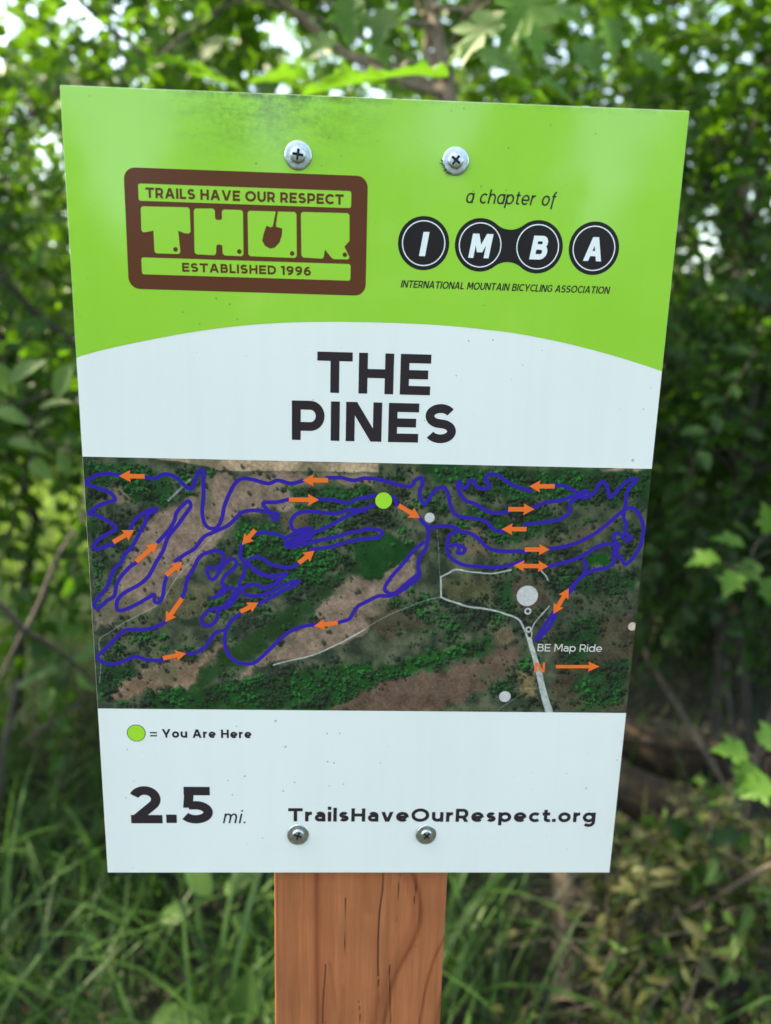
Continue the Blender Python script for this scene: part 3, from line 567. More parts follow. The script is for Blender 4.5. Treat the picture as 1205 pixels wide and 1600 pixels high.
# the printed aerial map: a fine grid whose colours are worked out here
def fbm(h, w, cells, octaves, seed, gain=.55):
    g = np.random.default_rng(seed); out = np.zeros((h, w)); amp = 1; tot = 0
    for o in range(octaves):
        cy = max(2, int(cells * h / w)) + 1; cx = cells + 1
        a = g.random((cy + 2, cx + 2))
        y = np.linspace(0, cy - 1e-3, h); x = np.linspace(0, cx - 1e-3, w)
        iy = y.astype(int); ix = x.astype(int)
        fy = (y - iy)[:, None]; fx = (x - ix)[None]
        fy = fy * fy * (3 - 2 * fy); fx = fx * fx * (3 - 2 * fx)
        A = a[iy][:, ix]; B2 = a[iy][:, ix + 1]; C2 = a[iy + 1][:, ix]; D2 = a[iy + 1][:, ix + 1]
        out += amp * ((A * (1 - fx) + B2 * fx) * (1 - fy) + (C2 * (1 - fx) + D2 * fx) * fy)
        tot += amp; amp *= gain; cells *= 2
    return out / tot


def poly_sd(pts, X, Y):
    """signed distance in mm, positive inside"""
    P = np.array(pts, float); n = len(P)
    d = np.full(X.shape, 1e9); ins = np.zeros(X.shape, bool)
    for i in range(n):
        a = P[i]; b2 = P[(i + 1) % n]; e = b2 - a
        wx, wy = X - a[0], Y - a[1]
        u = np.clip((wx * e[0] + wy * e[1]) / max(1e-9, e @ e), 0, 1)
        d = np.minimum(d, np.hypot(wx - e[0] * u, wy - e[1] * u))
        if e[1] != 0:
            c = ((a[1] <= Y) != (b2[1] <= Y)) & (X < a[0] + (Y - a[1]) / e[1] * e[0])
            ins ^= c
    return np.where(ins, d, -d)


def line_d(pts, X, Y):
    d = np.full(X.shape, 1e9)
    for a, b2 in zip(pts[:-1], pts[1:]):
        a = np.array(a); e = np.array(b2) - a
        wx, wy = X - a[0], Y - a[1]
        u = np.clip((wx * e[0] + wy * e[1]) / max(1e-9, e @ e), 0, 1)
        d = np.minimum(d, np.hypot(wx - e[0] * u, wy - e[1] * u))
    return d


mz1, mz0 = (MAP[0][1] + MAP[1][1]) / 2, (MAP[2][1] + MAP[3][1]) / 2
NX, NY = 900, 424
gx, gz = np.meshgrid(np.linspace(-hw, hw + .08, NX), np.linspace(mz1, mz0, NY))
img = np.zeros((NY, NX, 3))
n_big = fbm(NY, NX, 14, 4, 1); n_mid = fbm(NY, NX, 46, 4, 2); n_hi = fbm(NY, NX, 150, 2, 3); n_hi2 = fbm(NY, NX, 240, 2, 4); n_c = fbm(NY, NX, 20, 3, 5); n_x = fbm(NY, NX, 36, 4, 6) - .5; n_y = fbm(NY, NX, 36, 4, 7) - .5
f = np.clip((n_mid - .3) * 2.4, 0, 1)[..., None]
img[:] = np.array([44, 58, 44]) * (1 - f) + np.array([92, 99, 74]) * f
wood = np.clip((n_big - .40) * 5, 0, 1)            # how thickly trees stand
lush = np.clip((n_c - .43) * 6, 0, 1) * .95         # how bright their tops are
wxp, wzp = gx + n_x * 9, gz + n_y * 9
for col, soft, pts in FIELDS:
    sd = poly_sd(pts, wxp, wzp) if soft > 1 else poly_sd(pts, gx + n_x * 1.5, gz + n_y * 1.2)
    k = np.clip(sd / (soft * .9) + .5, 0, 1)
    c = np.array(col, float)
    if c[1] > c[0] * 1.15:
        smooth = c[0] < 26 or c[0] == 38             # mown grass keeps an even tone, woods get crowns
        tex = c * (1 + (n_mid - .5)[..., None] * .5)
        wood = wood * (1 - k) + k * (.06 if smooth else .95); lush = lush * (1 - k) + k * (.4 if smooth else np.clip((n_c - .36) * 4.5, .05, 1))
    else:
        tex = c * 1.10 * (1 + (n_mid - .5)[..., None] * .55 + (n_hi2 - .5)[..., None] * .30)
        gr = np.clip((n_big - .55) * 5, 0, .55)[..., None]
        tex = tex * (1 - gr) + np.array([84, 88, 64]) * gr
        wood = wood * (1 - k) + k * (.03 if soft < 2.5 else .3); lush = lush * (1 - k * .8)
    img = img * (1 - k[..., None]) + tex * k[..., None]
g2 = np.random.default_rng(5)                        # crowns in ragged clumps, each with its cast shadow
spots = []
for _ in range(5200):
    i, j = g2.integers(0, NY), g2.integers(0, NX)
    if g2.random() > .05 + wood[i, j]: continue
    m_ = int(1 + g2.exponential(7 if wood[i, j] > .3 else 1.2)); sg = g2.uniform(2, 7)
    tone = g2.normal(0, .35)
    for _k in range(m_): spots.append((int(i + g2.normal(0, sg * .8)), int(j + g2.normal(0, sg * 1.2)), tone))
for i, j, tone in spots:
    if not (6 <= i < NY - 7 and 6 <= j < NX - 7): continue
    r_ = min(4.2, .9 + g2.exponential(1.1))
    el, th = g2.uniform(.6, 1), g2.uniform(0, 3.14)
    sl = (slice(i - 6, i + 7), slice(j - 6, j + 7))
    yy, xx = np.mgrid[-6:7, -6:7].astype(float)
    ks = np.clip(1.25 - np.hypot(yy - .9 * r_, xx - .6 * r_) / r_, 0, 1)[..., None] * .7
    img[sl] = img[sl] * (1 - ks) + np.array([22, 27, 22]) * ks
    u_, v_ = xx * math.cos(th) + yy * math.sin(th), -xx * math.sin(th) + yy * math.cos(th)
    lu = np.clip(lush[i, j] * (.75 + tone) + g2.normal(0, .12), 0, 1.1)
    c = np.array([46, 58, 45]) * (1 - lu) + np.array([38, 118, 50]) * lu
    k = np.clip(1.2 - np.hypot(u_, v_ / el) / r_ + (n_hi2[sl] - .5) * 1.2, 0, 1)[..., None] * .85
    img[sl] = img[sl] * (1 - k) + c * (1.05 - .12 * (yy + xx)[..., None] / r_) * k
for pts, w in ROADS:
    w_mm = w * .115
    d = line_d(catmull(pts, 4), gx + n_x * .8, gz + n_y * .8)
    if w > 20: w_mm *= .72 + .55 * (mz0 - gz) / (mz0 + 50) * 0 + .4 * np.clip((-gz - 55) / 35, 0, 1)
    k = np.clip((w_mm / 2 - d) / .3 + .5, 0, 1)[..., None] * (.85 if w > 4.5 else .42) * (.6 if w == 9 else 1)
    img = img * (1 - k) + (np.array([186, 196, 186]) * (1 + (n_hi[..., None] - .5) * .3)) * k
for i, q in enumerate(TANKS):
    c, rr_ = q[0], abs(q[1][0] - q[0][0])
    d = np.hypot(gx - c[0], gz - c[1])
    dk = np.clip((rr_ + .5 - d) / .3, 0, 1)[..., None] * .5
    img = img * (1 - dk) + np.array([40, 42, 38]) * dk
    k = np.clip((rr_ - d) / .3 + .5, 0, 1)
    if i in (3, 4): k = k * np.clip((d - rr_ * .5) / .3 + .5, 0, 1)
    tone = np.array([186, 192, 184]) if i != 5 else np.array([196, 186, 160])
    img = img * (1 - k[..., None]) + tone * (1 + (n_hi[..., None] - .5) * .12) * k[..., None]
img = img * np.array([.97, 1.0, 1.04])
tint = np.clip(lin(np.clip(img, 4, 255)) / WHITE_SEEN, .004, .9)
Vg = np.stack([gx / 1000, np.full_like(gx, -.00005), gz / 1000], -1).reshape(-1, 3)
idx = np.arange(NX * NY).reshape(NY, NX)
Q = np.stack([idx[:-1, :-1], idx[1:, :-1], idx[1:, 1:], idx[:-1, 1:]], -1).reshape(-1, 4)
trail_map = up(link('trail_map', mesh_np('trail_map', Vg, Q, tint.reshape(-1, 3)), M_map, sign))
tag(trail_map, 'printed aerial trail map with blue routes and orange arrows')

for i, pts in enumerate(TRAILS):
    pts = [(max(-hw + .5, min(hw - .5, p[0])), p[1]) for p in catmull(pts, 5)]
    a, b2 = ribbon(pts, 1.75)
    n = len(a); z = .09 + .0009 * i + np.linspace(0, .03, n)
    V = [(*a[k], z[k]) for k in range(n)] + [(*b2[k], z[k]) for k in range(n)]
    Fq = [(k, n + k, n + k + 1, k + 1) for k in range(n - 1)]
    # round ends
    for e, d in ((0, 1), (n - 1, -1)):
        ca = np.array(pts[e]); i0 = len(V)
        V += [(*(ca + .875 * np.array([math.cos(t_), math.sin(t_)])), z[e] + .0005 * d) for t_ in np.linspace(0, 2 * math.pi, 13)[:-1]]
        Fq.append(tuple(range(i0, i0 + 12)))
    flat('trail_line', V, Fq, M_blue, trail_map)
for s, e, kind in ARROWS:
    s = np.array(s); e = np.array(e); d = e - s; Ln = np.linalg.norm(d); d /= Ln; nrm = np.array([-d[1], d[0]])
    sw_, hd, hwid = (1.05, 5.0, 2.75) if kind == 0 else ((1.05, 4.8, 2.75) if kind == 1 else (.85, 5.4, 2.6))
    if kind == 1:
        loc = [(0, 0), (hd, hwid), (hd * .92, sw_), (Ln - hd * .92, sw_), (Ln - hd, hwid), (Ln, 0), (Ln - hd, -hwid), (Ln - hd * .92, -sw_), (hd * .92, -sw_), (hd, -hwid)]
    else:
        loc = [(0, sw_), (Ln - hd * .93, sw_), (Ln - hd, hwid), (Ln, 0), (Ln - hd, -hwid), (Ln - hd * .93, -sw_), (0, -sw_)]
    polygon('direction_arrow' if kind < 2 else 'compass_arrow', [tuple(s + d * u + nrm * v) for u, v in loc], .20, M_orange, trail_map)
hc, hr = HERE[0], abs(HERE[1][0] - HERE[0][0])
polygon('marker_outline', disc(hc, hr), .20, M_black, trail_map)
polygon('marker', disc(hc, hr * .93), .24, M_lime, trail_map)
lettering('map_lettering', TEXT['map'], M_grey, trail_map, .20)
lettering('map_lettering', TEXT['north'], M_orange, trail_map, .20)

# screws: domed washer head with a cross recess, built as one lathe with a cross-shaped mouth
def cross_r(th, arm=2.25, w=.52):
    best = 0
    for k in range(4):
        a = th - k * math.pi / 2
        c, s = math.cos(a), math.sin(a)
        if c > 0:
            rr_ = min(arm / c if c > 1e-6 else 9, w / abs(s) if abs(s) > 1e-6 else 9)
            best = max(best, rr_)
    return best


def screw_mesh():
    N = 96; prof = [(5.75, -.1), (5.75, .35), (5.55, .62), (5.2, .72), (4.5, .78), (3.7, .82), (3.3, .88), (3.2, 1.1), (3.12, 1.4), (2.98, 1.75), (2.75, 1.95), (2.5, 2.05)]
    V = []; F = []
    for r_, y in prof:
        for i in range(N):
            th = 2 * math.pi * i / N
            V.append((r_ * math.cos(th), -y, r_ * math.sin(th)))
    for sc_, y in ((1, 2.08), (.95, 1.7), (.62, .6)):
        for i in range(N):
            th = 2 * math.pi * i / N; r_ = min(2.35, cross_r(th)) * sc_
            V.append((r_ * math.cos(th), -y, r_ * math.sin(th)))
    V.append((0, -.4, 0)); m = len(prof) + 3
    for k in range(m - 1):
        for i in range(N):
            j = (i + 1) % N
            F.append((k * N + i, k * N + j, (k + 1) * N + j, (k + 1) * N + i))
    for i in range(N): F.append(((m - 1) * N + i, (m - 1) * N + (i + 1) % N, m * N))
    me = mesh_pd('screw', np.array(V) / 1000, F)
    bm = bmesh.new(); bm.from_mesh(me); bmesh.ops.recalc_face_normals(bm, faces=bm.faces); bm.to_mesh(me); bm.free()
    me.polygons.foreach_set('use_smooth', [True] * len(me.polygons))
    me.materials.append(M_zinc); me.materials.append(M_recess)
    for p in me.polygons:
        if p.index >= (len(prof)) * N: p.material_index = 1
    me.set_sharp_from_angle(angle=R(40))
    return me


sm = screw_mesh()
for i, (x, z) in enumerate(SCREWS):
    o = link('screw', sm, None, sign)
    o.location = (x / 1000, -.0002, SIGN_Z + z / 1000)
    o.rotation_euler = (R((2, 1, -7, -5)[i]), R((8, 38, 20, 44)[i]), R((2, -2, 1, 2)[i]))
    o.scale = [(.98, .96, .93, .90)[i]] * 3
    o['label'] = ('screw above the brown badge', 'screw above the chain emblem, with a torn black burr under it', 'screw under the start of the web address', 'screw under the middle of the web address, with a small burr')[i]
    if i in (1, 3):
        g3 = np.random.default_rng(i); V = []; F = []
        for k in range(16 if i == 1 else 6):
            a = R(g3.uniform(185, 262) if i == 1 else g3.uniform(180, 205)); r0 = g3.uniform(4.6, 5.5); L_ = g3.uniform(.8, 2.2) if i == 1 else g3.uniform(.8, 1.5)
            a2 = a + g3.normal(0, .5)
            p = np.array([r0 * math.cos(a), -.5, r0 * math.sin(a)]); q = p + np.array([math.cos(a2), -.4, math.sin(a2)]) * L_
            n_ = np.array([-math.sin(a2), 0, math.cos(a2)]) * g3.uniform(.15, .45)
            i0 = len(V); V += [p - n_, p + n_, q + np.array([0, -.2, 0]), p + np.array([0, .4, 0])]; F += [(i0, i0 + 1, i0 + 2), (i0, i0 + 2, i0 + 3), (i0 + 1, i0 + 3, i0 + 2), (i0, i0 + 3, i0 + 1)]
        burr = link('burr', mesh_pd('burr', np.array(V) / 1000, F), M_burr, o)
        burr.rotation_euler = (0, -o.rotation_euler[1], 0)

# the post
px0, px1 = POST_X[0] / 1000, POST_X[1] / 1000
pw = px1 - px0; y_f = .0034
zt, zv, zl = SIGN_Z + .172, SIGN_Z - SH / 2 + .012, SIGN_Z - SH / 2 - .15
nxp, nzp = 190, 330
zs = np.concatenate([[zt, (zt + zv) / 2], np.linspace(zv, zl, nzp), np.linspace(zl, -.15, 30)[1:]])
xs = np.linspace(px0, px1, nxp)
gx2, gz2 = np.meshgrid(xs * 1000, (zs - SIGN_Z) * 1000)
cw = np.tile(lin((166, 108, 70)) / WHITE_SEEN, (len(zs), nxp, 1))
u_ = (gx2 - px0 * 1000) / (pw * 1000)
st = np.interp(u_.ravel(), np.linspace(0, 1, 60), np.random.default_rng(3).normal(1, .05, 60)).reshape(u_.shape)
cw *= st[..., None]
cw *= (1 + .10 * np.clip(u_ - .15, 0, 1) * np.clip(.9 - u_, 0, 1) * 2)[..., None]
for w, k, pts in GRAIN:
    d = line_d(catmull(pts, 4), gx2, gz2)
    cw *= 1 - (k * np.exp(-(d / w) ** 2))[..., None] * np.array([.75, 1, 1.1])
for w, pts in CRACKS:
    d = line_d(catmull(pts, 4), gx2, gz2)
    cw *= 1 - (.95 * np.clip(1.1 - d / (w * .62), 0, 1))[..., None]
kd = np.exp(-(np.hypot(gx2 - GRAIN[2][2][5][0] - 2.6, gz2 - GRAIN[2][2][5][1]) / .45) ** 2)
cw *= 1 - .7 * kd[..., None]
y2 = np.full_like(gx2, y_f)
edge = np.minimum(gx2 - px0 * 1000, px1 * 1000 - gx2)
y2 += np.where(edge < 1.2, (1.2 - edge) ** 2 * .00035, 0)            # eased arrises
for w, pts in CRACKS:                                                # open checks in the face
    d = line_d(catmull(pts, 4), gx2, gz2)
    y2 += np.clip(1 - d / (w * .62), 0, 1) * .0012
Vf = np.stack([gx2 / 1000, y2, gz2 / 1000 + SIGN_Z], -1).reshape(-1, 3)
nz = len(zs); idx = np.arange(nxp * nz).reshape(nz, nxp)
Q = np.stack([idx[:-1, :-1], idx[1:, :-1], idx[1:, 1:], idx[:-1, 1:]], -1).reshape(-1, 4)
back = len(Vf)
Lc, Rc = idx[:, 0], idx[:, -1]
Vb = []
for k in range(nz): Vb += [(px0, y_f + pw, zs[k]), (px1, y_f + pw, zs[k])]
bi = back + np.arange(2 * nz).reshape(nz, 2)
Qs = [(Lc[k], bi[k, 0], bi[k + 1, 0], Lc[k + 1]) for k in range(nz - 1)] + [(Rc[k], Rc[k + 1], bi[k + 1, 1], bi[k, 1]) for k in range(nz - 1)] + [(bi[k, 0], bi[k, 1], bi[k + 1, 1], bi[k + 1, 0]) for k in range(nz - 1)]
Qs += [(bi[0, 0], Lc[0], Rc[0], bi[0, 1])]
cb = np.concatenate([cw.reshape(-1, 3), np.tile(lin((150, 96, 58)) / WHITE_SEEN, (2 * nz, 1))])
post = link('post', mesh_np('post', np.concatenate([Vf, np.array(Vb)]), np.concatenate([Q, np.array(Qs)]), np.clip(cb, .004, .8)), M_wood, sign)
tag(post, 'reddish brown square wooden post with cracks and dark grain')


# ------------------------------------------------------------------ materials: ground and plants
def leaf_mat(name, dark, light, trans, attr=True, rough=.46, tr_amt=.46):
    m, nt, b = mat_new(name)
    out = nt.nodes['Material Output']
    if attr:
        fac = nd(nt, 'ShaderNodeAttribute', attribute_name='tint').outputs['Fac']
    else:
        fac = nd(nt, 'ShaderNodeObjectInfo').outputs['Random']
    col = ramp(nt, fac, [(0, dark), (.55, tuple((a + c) / 2 for a, c in zip(dark, light))), (1, light)]).outputs[0]
    co = nd(nt, 'ShaderNodeTexCoord').outputs['Object']
    n = noise(nt, 60, 3, .6, co)
    col = mixc(nt, .5, col, ramp(nt, n.outputs[0], [(.3, (.7, .74, .66)), (.7, (1.2, 1.14, 1.1))]).outputs[0], 'MULTIPLY')
    nt.links.new(col, b.inputs['Base Color'])
    b.inputs['Roughness'].default_value = rough
    b.inputs['Specular IOR Level'].default_value = .25
    tl = nd(nt, 'ShaderNodeBsdfTranslucent')
    nt.links.new(mixc(nt, .75, col, trans), tl.inputs[0])
    mx = nd(nt, 'ShaderNodeMixShader'); mx.inputs[0].default_value = tr_amt
    nt.links.new(b.outputs[0], mx.inputs[1]); nt.links.new(tl.outputs[0], mx.inputs[2])
    nt.links.new(mx.outputs[0], out.inputs[0])
    return m


LM = {}
for key, (dk, lt, tr) in dict(
        maple=((.042, .115, .018), (.100, .220, .030), (.13, .31, .018)),
        oval=((.050, .110, .026), (.095, .180, .045), (.14, .28, .03)),
        shrub=((.017, .058, .008), (.056, .140, .017), (.12, .29, .012)),
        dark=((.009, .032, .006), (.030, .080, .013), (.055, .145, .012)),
        far=((.020, .066, .008), (.072, .165, .018), (.15, .33, .012)),
        dry=((.034, .054, .017), (.135, .130, .052), (.12, .12, .04)),
        grass=((.017, .052, .014), (.052, .118, .030), (.06, .14, .021)),
        tall=((.022, .064, .015), (.064, .138, .031), (.065, .15, .022)),
        meadow=((.070, .140, .030), (.160, .260, .060), (.20, .33, .05))).items():
    LM[key] = (leaf_mat('leaf_' + key, dk, lt, tr), leaf_mat('leaf_single_' + key, dk, lt, tr, attr=False))


def bark_mat(name, c1, c2, scale=60):
    m, nt, b = mat_new(name)
    co = nd(nt, 'ShaderNodeTexCoord').outputs['Object']
    mp = nd(nt, 'ShaderNodeMapping'); mp.inputs['Scale'].default_value = (1, 1, .25); nt.links.new(co, mp.inputs[0])
    n = noise(nt, scale, 5, .65, mp.outputs[0]); n2 = noise(nt, 7, 3, .5, co)
    c = ramp(nt, n.outputs[0], [(.32, c1), (.68, c2)]).outputs[0]
    c = mixc(nt, .5, c, ramp(nt, n2.outputs[0], [(.35, (.6, .62, .58)), (.65, (1.2, 1.18, 1.15))]).outputs[0], 'MULTIPLY')
    nt.links.new(c, b.inputs['Base Color']); b.inputs['Roughness'].default_value = .9
    bp = nd(nt, 'ShaderNodeBump'); bp.inputs['Strength'].default_value = .6; bp.inputs['Distance'].default_value = .004
    nt.links.new(n.outputs[0], bp.inputs['Height']); nt.links.new(bp.outputs[0], b.inputs['Normal'])
    return m


M_bark = bark_mat('grey_brown_bark', (.085, .064, .046), (.23, .175, .13))
M_twig = bark_mat('twig_bark', (.016, .013, .010), (.060, .048, .036), 90)
M_dead = bark_mat('dead_wood', (.025, .02, .015), (.09, .07, .055), 80)
M_log = bark_mat('rotten_log', (.004, .003, .002), (.048, .027, .010), 22)

M_soil, nt, b = mat_new('forest_floor')
co = nd(nt, 'ShaderNodeTexCoord').outputs['Object']
n1 = noise(nt, 3, 6, .7, co); n2 = noise(nt, 40, 5, .7, co); n3 = noise(nt, .35, 3, .5, co)
c = ramp(nt, n2.outputs[0], [(.3, (.006, .005, .003)), (.55, (.016, .012, .008)), (.75, (.05, .036, .022))]).outputs[0]
c2 = mixc(nt, math_n(nt, 'MULTIPLY', math_n(nt, 'SUBTRACT', n1.outputs[0], .45), 3.0, True), c, (.025, .04, .011))
nt.links.new(c2, b.inputs['Base Color']); b.inputs['Roughness'].default_value = .95
bp = nd(nt, 'ShaderNodeBump'); bp.inputs['Strength'].default_value = .9; bp.inputs['Distance'].default_value = .03
nt.links.new(n2.outputs[0], bp.inputs['Height']); nt.links.new(bp.outputs[0], b.inputs['Normal'])

# ------------------------------------------------------------------ ground
gnx = 90
lin_ = np.sign(np.linspace(-1, 1, gnx)) * np.abs(np.linspace(-1, 1, gnx)) ** 2.6 * 90
GX, GY = np.meshgrid(lin_, lin_ + 2)


def ground_z(x, y):
    x = np.asarray(x, float); y = np.asarray(y, float)
    return .03 * np.sin(x * 1.7 + 1) * np.cos(y * 1.3) + .02 * np.sin(x * 4.1 + y * 2.7) - .03


V = np.stack([GX, GY, ground_z(GX, GY)], -1).reshape(-1, 3)
idx = np.arange(gnx * gnx).reshape(gnx, gnx)
Q = np.stack([idx[:-1, :-1], idx[:-1, 1:], idx[1:, 1:], idx[1:, :-1]], -1).reshape(-1, 4)
tag(link('ground', mesh_np('ground', V, Q, smooth=True), M_soil), 'dark forest floor of soil and leaf litter', kind='structure')


# ------------------------------------------------------------------ plant building blocks
def unit(v):
    v = np.asarray(v, float)
    return v / np.maximum(np.linalg.norm(v, axis=-1, keepdims=True), 1e-9)


def frames(ax, nr):
    ax = unit(ax); side = unit(np.cross(nr, ax)); n = np.cross(ax, side)
    return np.stack([side, ax, n], -1)             # columns: width, length, normal


def oval_template(st=((0, 0), (.14, .17), (.38, .27), (.66, .22), (.86, .10), (1, 0)), fold=.10, droop=.16):
    V = []; T = []
    rows = []
    for u, w in st:
        z = -droop * u * u
        if w == 0:
            V.append((0, u, z)); rows.append((len(V) - 1,))
        else:
            V += [(-w, u, z + fold * w / .27), (0, u, z), (w, u, z + fold * w / .27)]; rows.append((len(V) - 3, len(V) - 2, len(V) - 1))
    for a, b2 in zip(rows[:-1], rows[1:]):
        if len(a) == 1 and len(b2) == 3: T += [(a[0], b2[1], b2[0]), (a[0], b2[2], b2[1])]
        elif len(a) == 3 and len(b2) == 1: T += [(a[0], a[1], b2[0]), (a[1], a[2], b2[0])]
        else:
            T += [(a[0], a[1], b2[1]), (a[0], b2[1], b2[0]), (a[1], a[2], b2[2]), (a[1], b2[2], b2[1])]
    return np.array(V, float), np.array(T)


def maple_template():
    half = [(0, 0), (.10, -.05), (.30, .03), (.40, .16), (.30, .20), (.34, .30), (.54, .46), (.40, .50), (.33, .55), (.20, .52), (.24, .68), (.15, .74), (.10, .86), (0, 1.04)]
    out = half + [(-x, y) for x, y in half[-2:0:-1]]
    V = [(0, .34, 0)] + [(x, y, .16 * abs(x) - .20 * (y - .3) ** 2 + (.05 if i % 3 == 0 else 0)) for i, (x, y) in enumerate(out)]
    n = len(out)
    T = [(0, 1 + i, 1 + (i + 1) % n) for i in range(n)]
    V = np.array(V, float); V[:, 1] += .0
    return V, np.array(T)


TPL = dict(oval=oval_template(), small=oval_template(((0, 0), (.3, .25), (.68, .20), (1, 0)), .08, .12), maple=maple_template(),
           long=oval_template(((0, 0), (.2, .13), (.5, .17), (.8, .09), (1, 0)), .05, .25),
           curl=oval_template(((0, 0), (.2, .16), (.5, .20), (.8, .12), (1, 0)), .16, .55))


def leaves_mesh(name, pos, ax, nr, size, tpl, tint):
    TV, TT = TPL[tpl]
    F = frames(ax, nr)
    V = np.einsum('nij,vj->nvi', F, TV) * np.asarray(size)[:, None, None] + pos[:, None, :]
    n, k = V.shape[:2]
    T = (TT[None] + (np.arange(n) * k)[:, None, None]).reshape(-1, 3)
    tt = np.repeat(np.clip(tint, 0, 1), k)[:, None].repeat(3, 1)
    return mesh_np(name, V.reshape(-1, 3), T, tt)


def tube(pts, rad, sides=7):
    P = np.array(pts, float); n = len(P)
    rad = np.broadcast_to(np.asarray(rad, float), (n,))
    tg = unit(np.gradient(P, axis=0))
    ref = np.where(np.abs(tg[:, 2:3]) > .9, np.array([[1., 0, 0]]), np.array([[0, 0, 1.]]))
    a = unit(np.cross(tg, ref)); b2 = np.cross(tg, a)
    th = np.linspace(0, 2 * np.pi, sides, endpoint=False)
    V = P[:, None] + rad[:, None, None] * (np.cos(th)[None, :, None] * a[:, None] + np.sin(th)[None, :, None] * b2[:, None])
    i = np.arange(n * sides).reshape(n, sides)
    j = np.roll(i, -1, 1)
    Q = np.stack([i[:-1], j[:-1], j[1:], i[1:]], -1).reshape(-1, 4)
    return V.reshape(-1, 3), Q


def tubes_mesh(name, lst):
    Vs = []; Qs = []; o = 0
    for p, r_, s in lst:
        V, Q = tube(p, r_, s)
        Vs.append(V); Qs.append(Q + o); o += len(V)
    return mesh_np(name, np.concatenate(Vs), np.concatenate(Qs), smooth=True)


def wander(a, b2, n, amp, g):
    a, b2 = np.array(a, float), np.array(b2, float)
    u = np.linspace(0, 1, n)[:, None]
    w = np.cumsum(g.normal(0, 1, (n, 3)), 0); w -= w[0] + (w[-1] - w[0]) * u
    return a + (b2 - a) * u + w * amp / math.sqrt(n)


SIGN_PX = np.array([[93, 132], [1077, 174], [953, 1364], [169, 1363]], float)


def behind_sign(px, py):
    x0 = np.interp(py, [132, 1363], [93, 169]); x1 = np.interp(py, [174, 1364], [1077, 953])
    return ((px > x0 + 8) & (px < x1 - 8) & (py > 170) & (py < 1355)) | ((px > 435) & (px < 690) & (py > 1355))


LEAF_ME = {}


def leaf_objects(root, base, pos, ax, nr, size, tpl, mkey):
    """single leaves as parts of their plant, sharing one mesh"""
    if (tpl, mkey) not in LEAF_ME:
        TV, TT = TPL[tpl]
        me = mesh_np('leaf', TV, TT); me.materials.append(LM[mkey][1]); LEAF_ME[tpl, mkey] = me
    me = LEAF_ME[tpl, mkey]
    F = frames(ax, nr)
    for p, f3, s in zip(pos, F, size):
        o = bpy.data.objects.new('leaf', me)
        m = Matrix([[*map(float, f3[0] * s), float(p[0] - base[0])], [*map(float, f3[1] * s), float(p[1] - base[1])], [*map(float, f3[2] * s), float(p[2] - base[2])], [0, 0, 0, 1]])
        o.matrix_basis = m
        C.objects.link(o); o.parent = root


def crown(center, radii, n_spray, clumps, leaf, g, n_leaf=11, L=.30, down=.15, upn=1.0, spread=.42):
    """sprays of leaves along twigs, gathered in clumps inside an ellipsoid"""
    center = np.array(center, float); radii = np.array(radii, float)
    d = unit(g.normal(0, 1, (clumps, 3))); cc = d * (g.random((clumps, 1)) ** .42)
    k = g.integers(0, clumps, n_spray)
    q = cc[k] + g.normal(0, spread * .55, (n_spray, 3)) * .62
    q *= np.minimum(1, 1.12 / np.maximum(np.linalg.norm(q, axis=1, keepdims=True), 1e-6))
    start = center + q * radii
    dirn = unit(unit(q + 1e-6) * .7 + g.normal(0, .55, (n_spray, 3)) + np.array([0, 0, -down]))
    Ls = L * g.uniform(.6, 1.3, n_spray)
    u = (np.arange(n_leaf) + .6) / n_leaf
    upv = unit(np.array([0, 0, upn]) + g.normal(0, .35, (n_spray, 3)))
    side = unit(np.cross(dirn, upv)); nrm = np.cross(side, dirn)
    P = start[:, None] + dirn[:, None] * (u[None, :, None] * Ls[:, None, None]) - np.array([0, 0, 1.]) * ((u ** 2)[None, :, None] * Ls[:, None, None] * .28)
    sgn = np.where(np.arange(n_leaf) % 2 == 0, 1., -1.)
    ax = dirn[:, None] * .65 + side[:, None] * sgn[None, :, None] * .85 + g.normal(0, .28, P.shape) + np.array([0, 0, -.15])
    nr = nrm[:, None] + g.normal(0, .32, P.shape)
    size = leaf * g.uniform(.55, 1.2, P.shape[:2]) * (1 - .25 * u)[None]
    tint = np.clip(g.normal(.45, .22, n_spray)[:, None] + g.normal(0, .14, P.shape[:2]), 0, 1)
    keep = g.random(P.shape[:2]) > .1
    tw = [(np.stack([s, s + d_ * l * .55 - np.array([0, 0, l * .09]), s + d_ * l - np.array([0, 0, l * .28])]), (.0022, .0016, .0008), 3) for s, d_, l in zip(start, dirn, Ls)]
    return P[keep], ax[keep], nr[keep], size[keep], tint[keep], tw, start


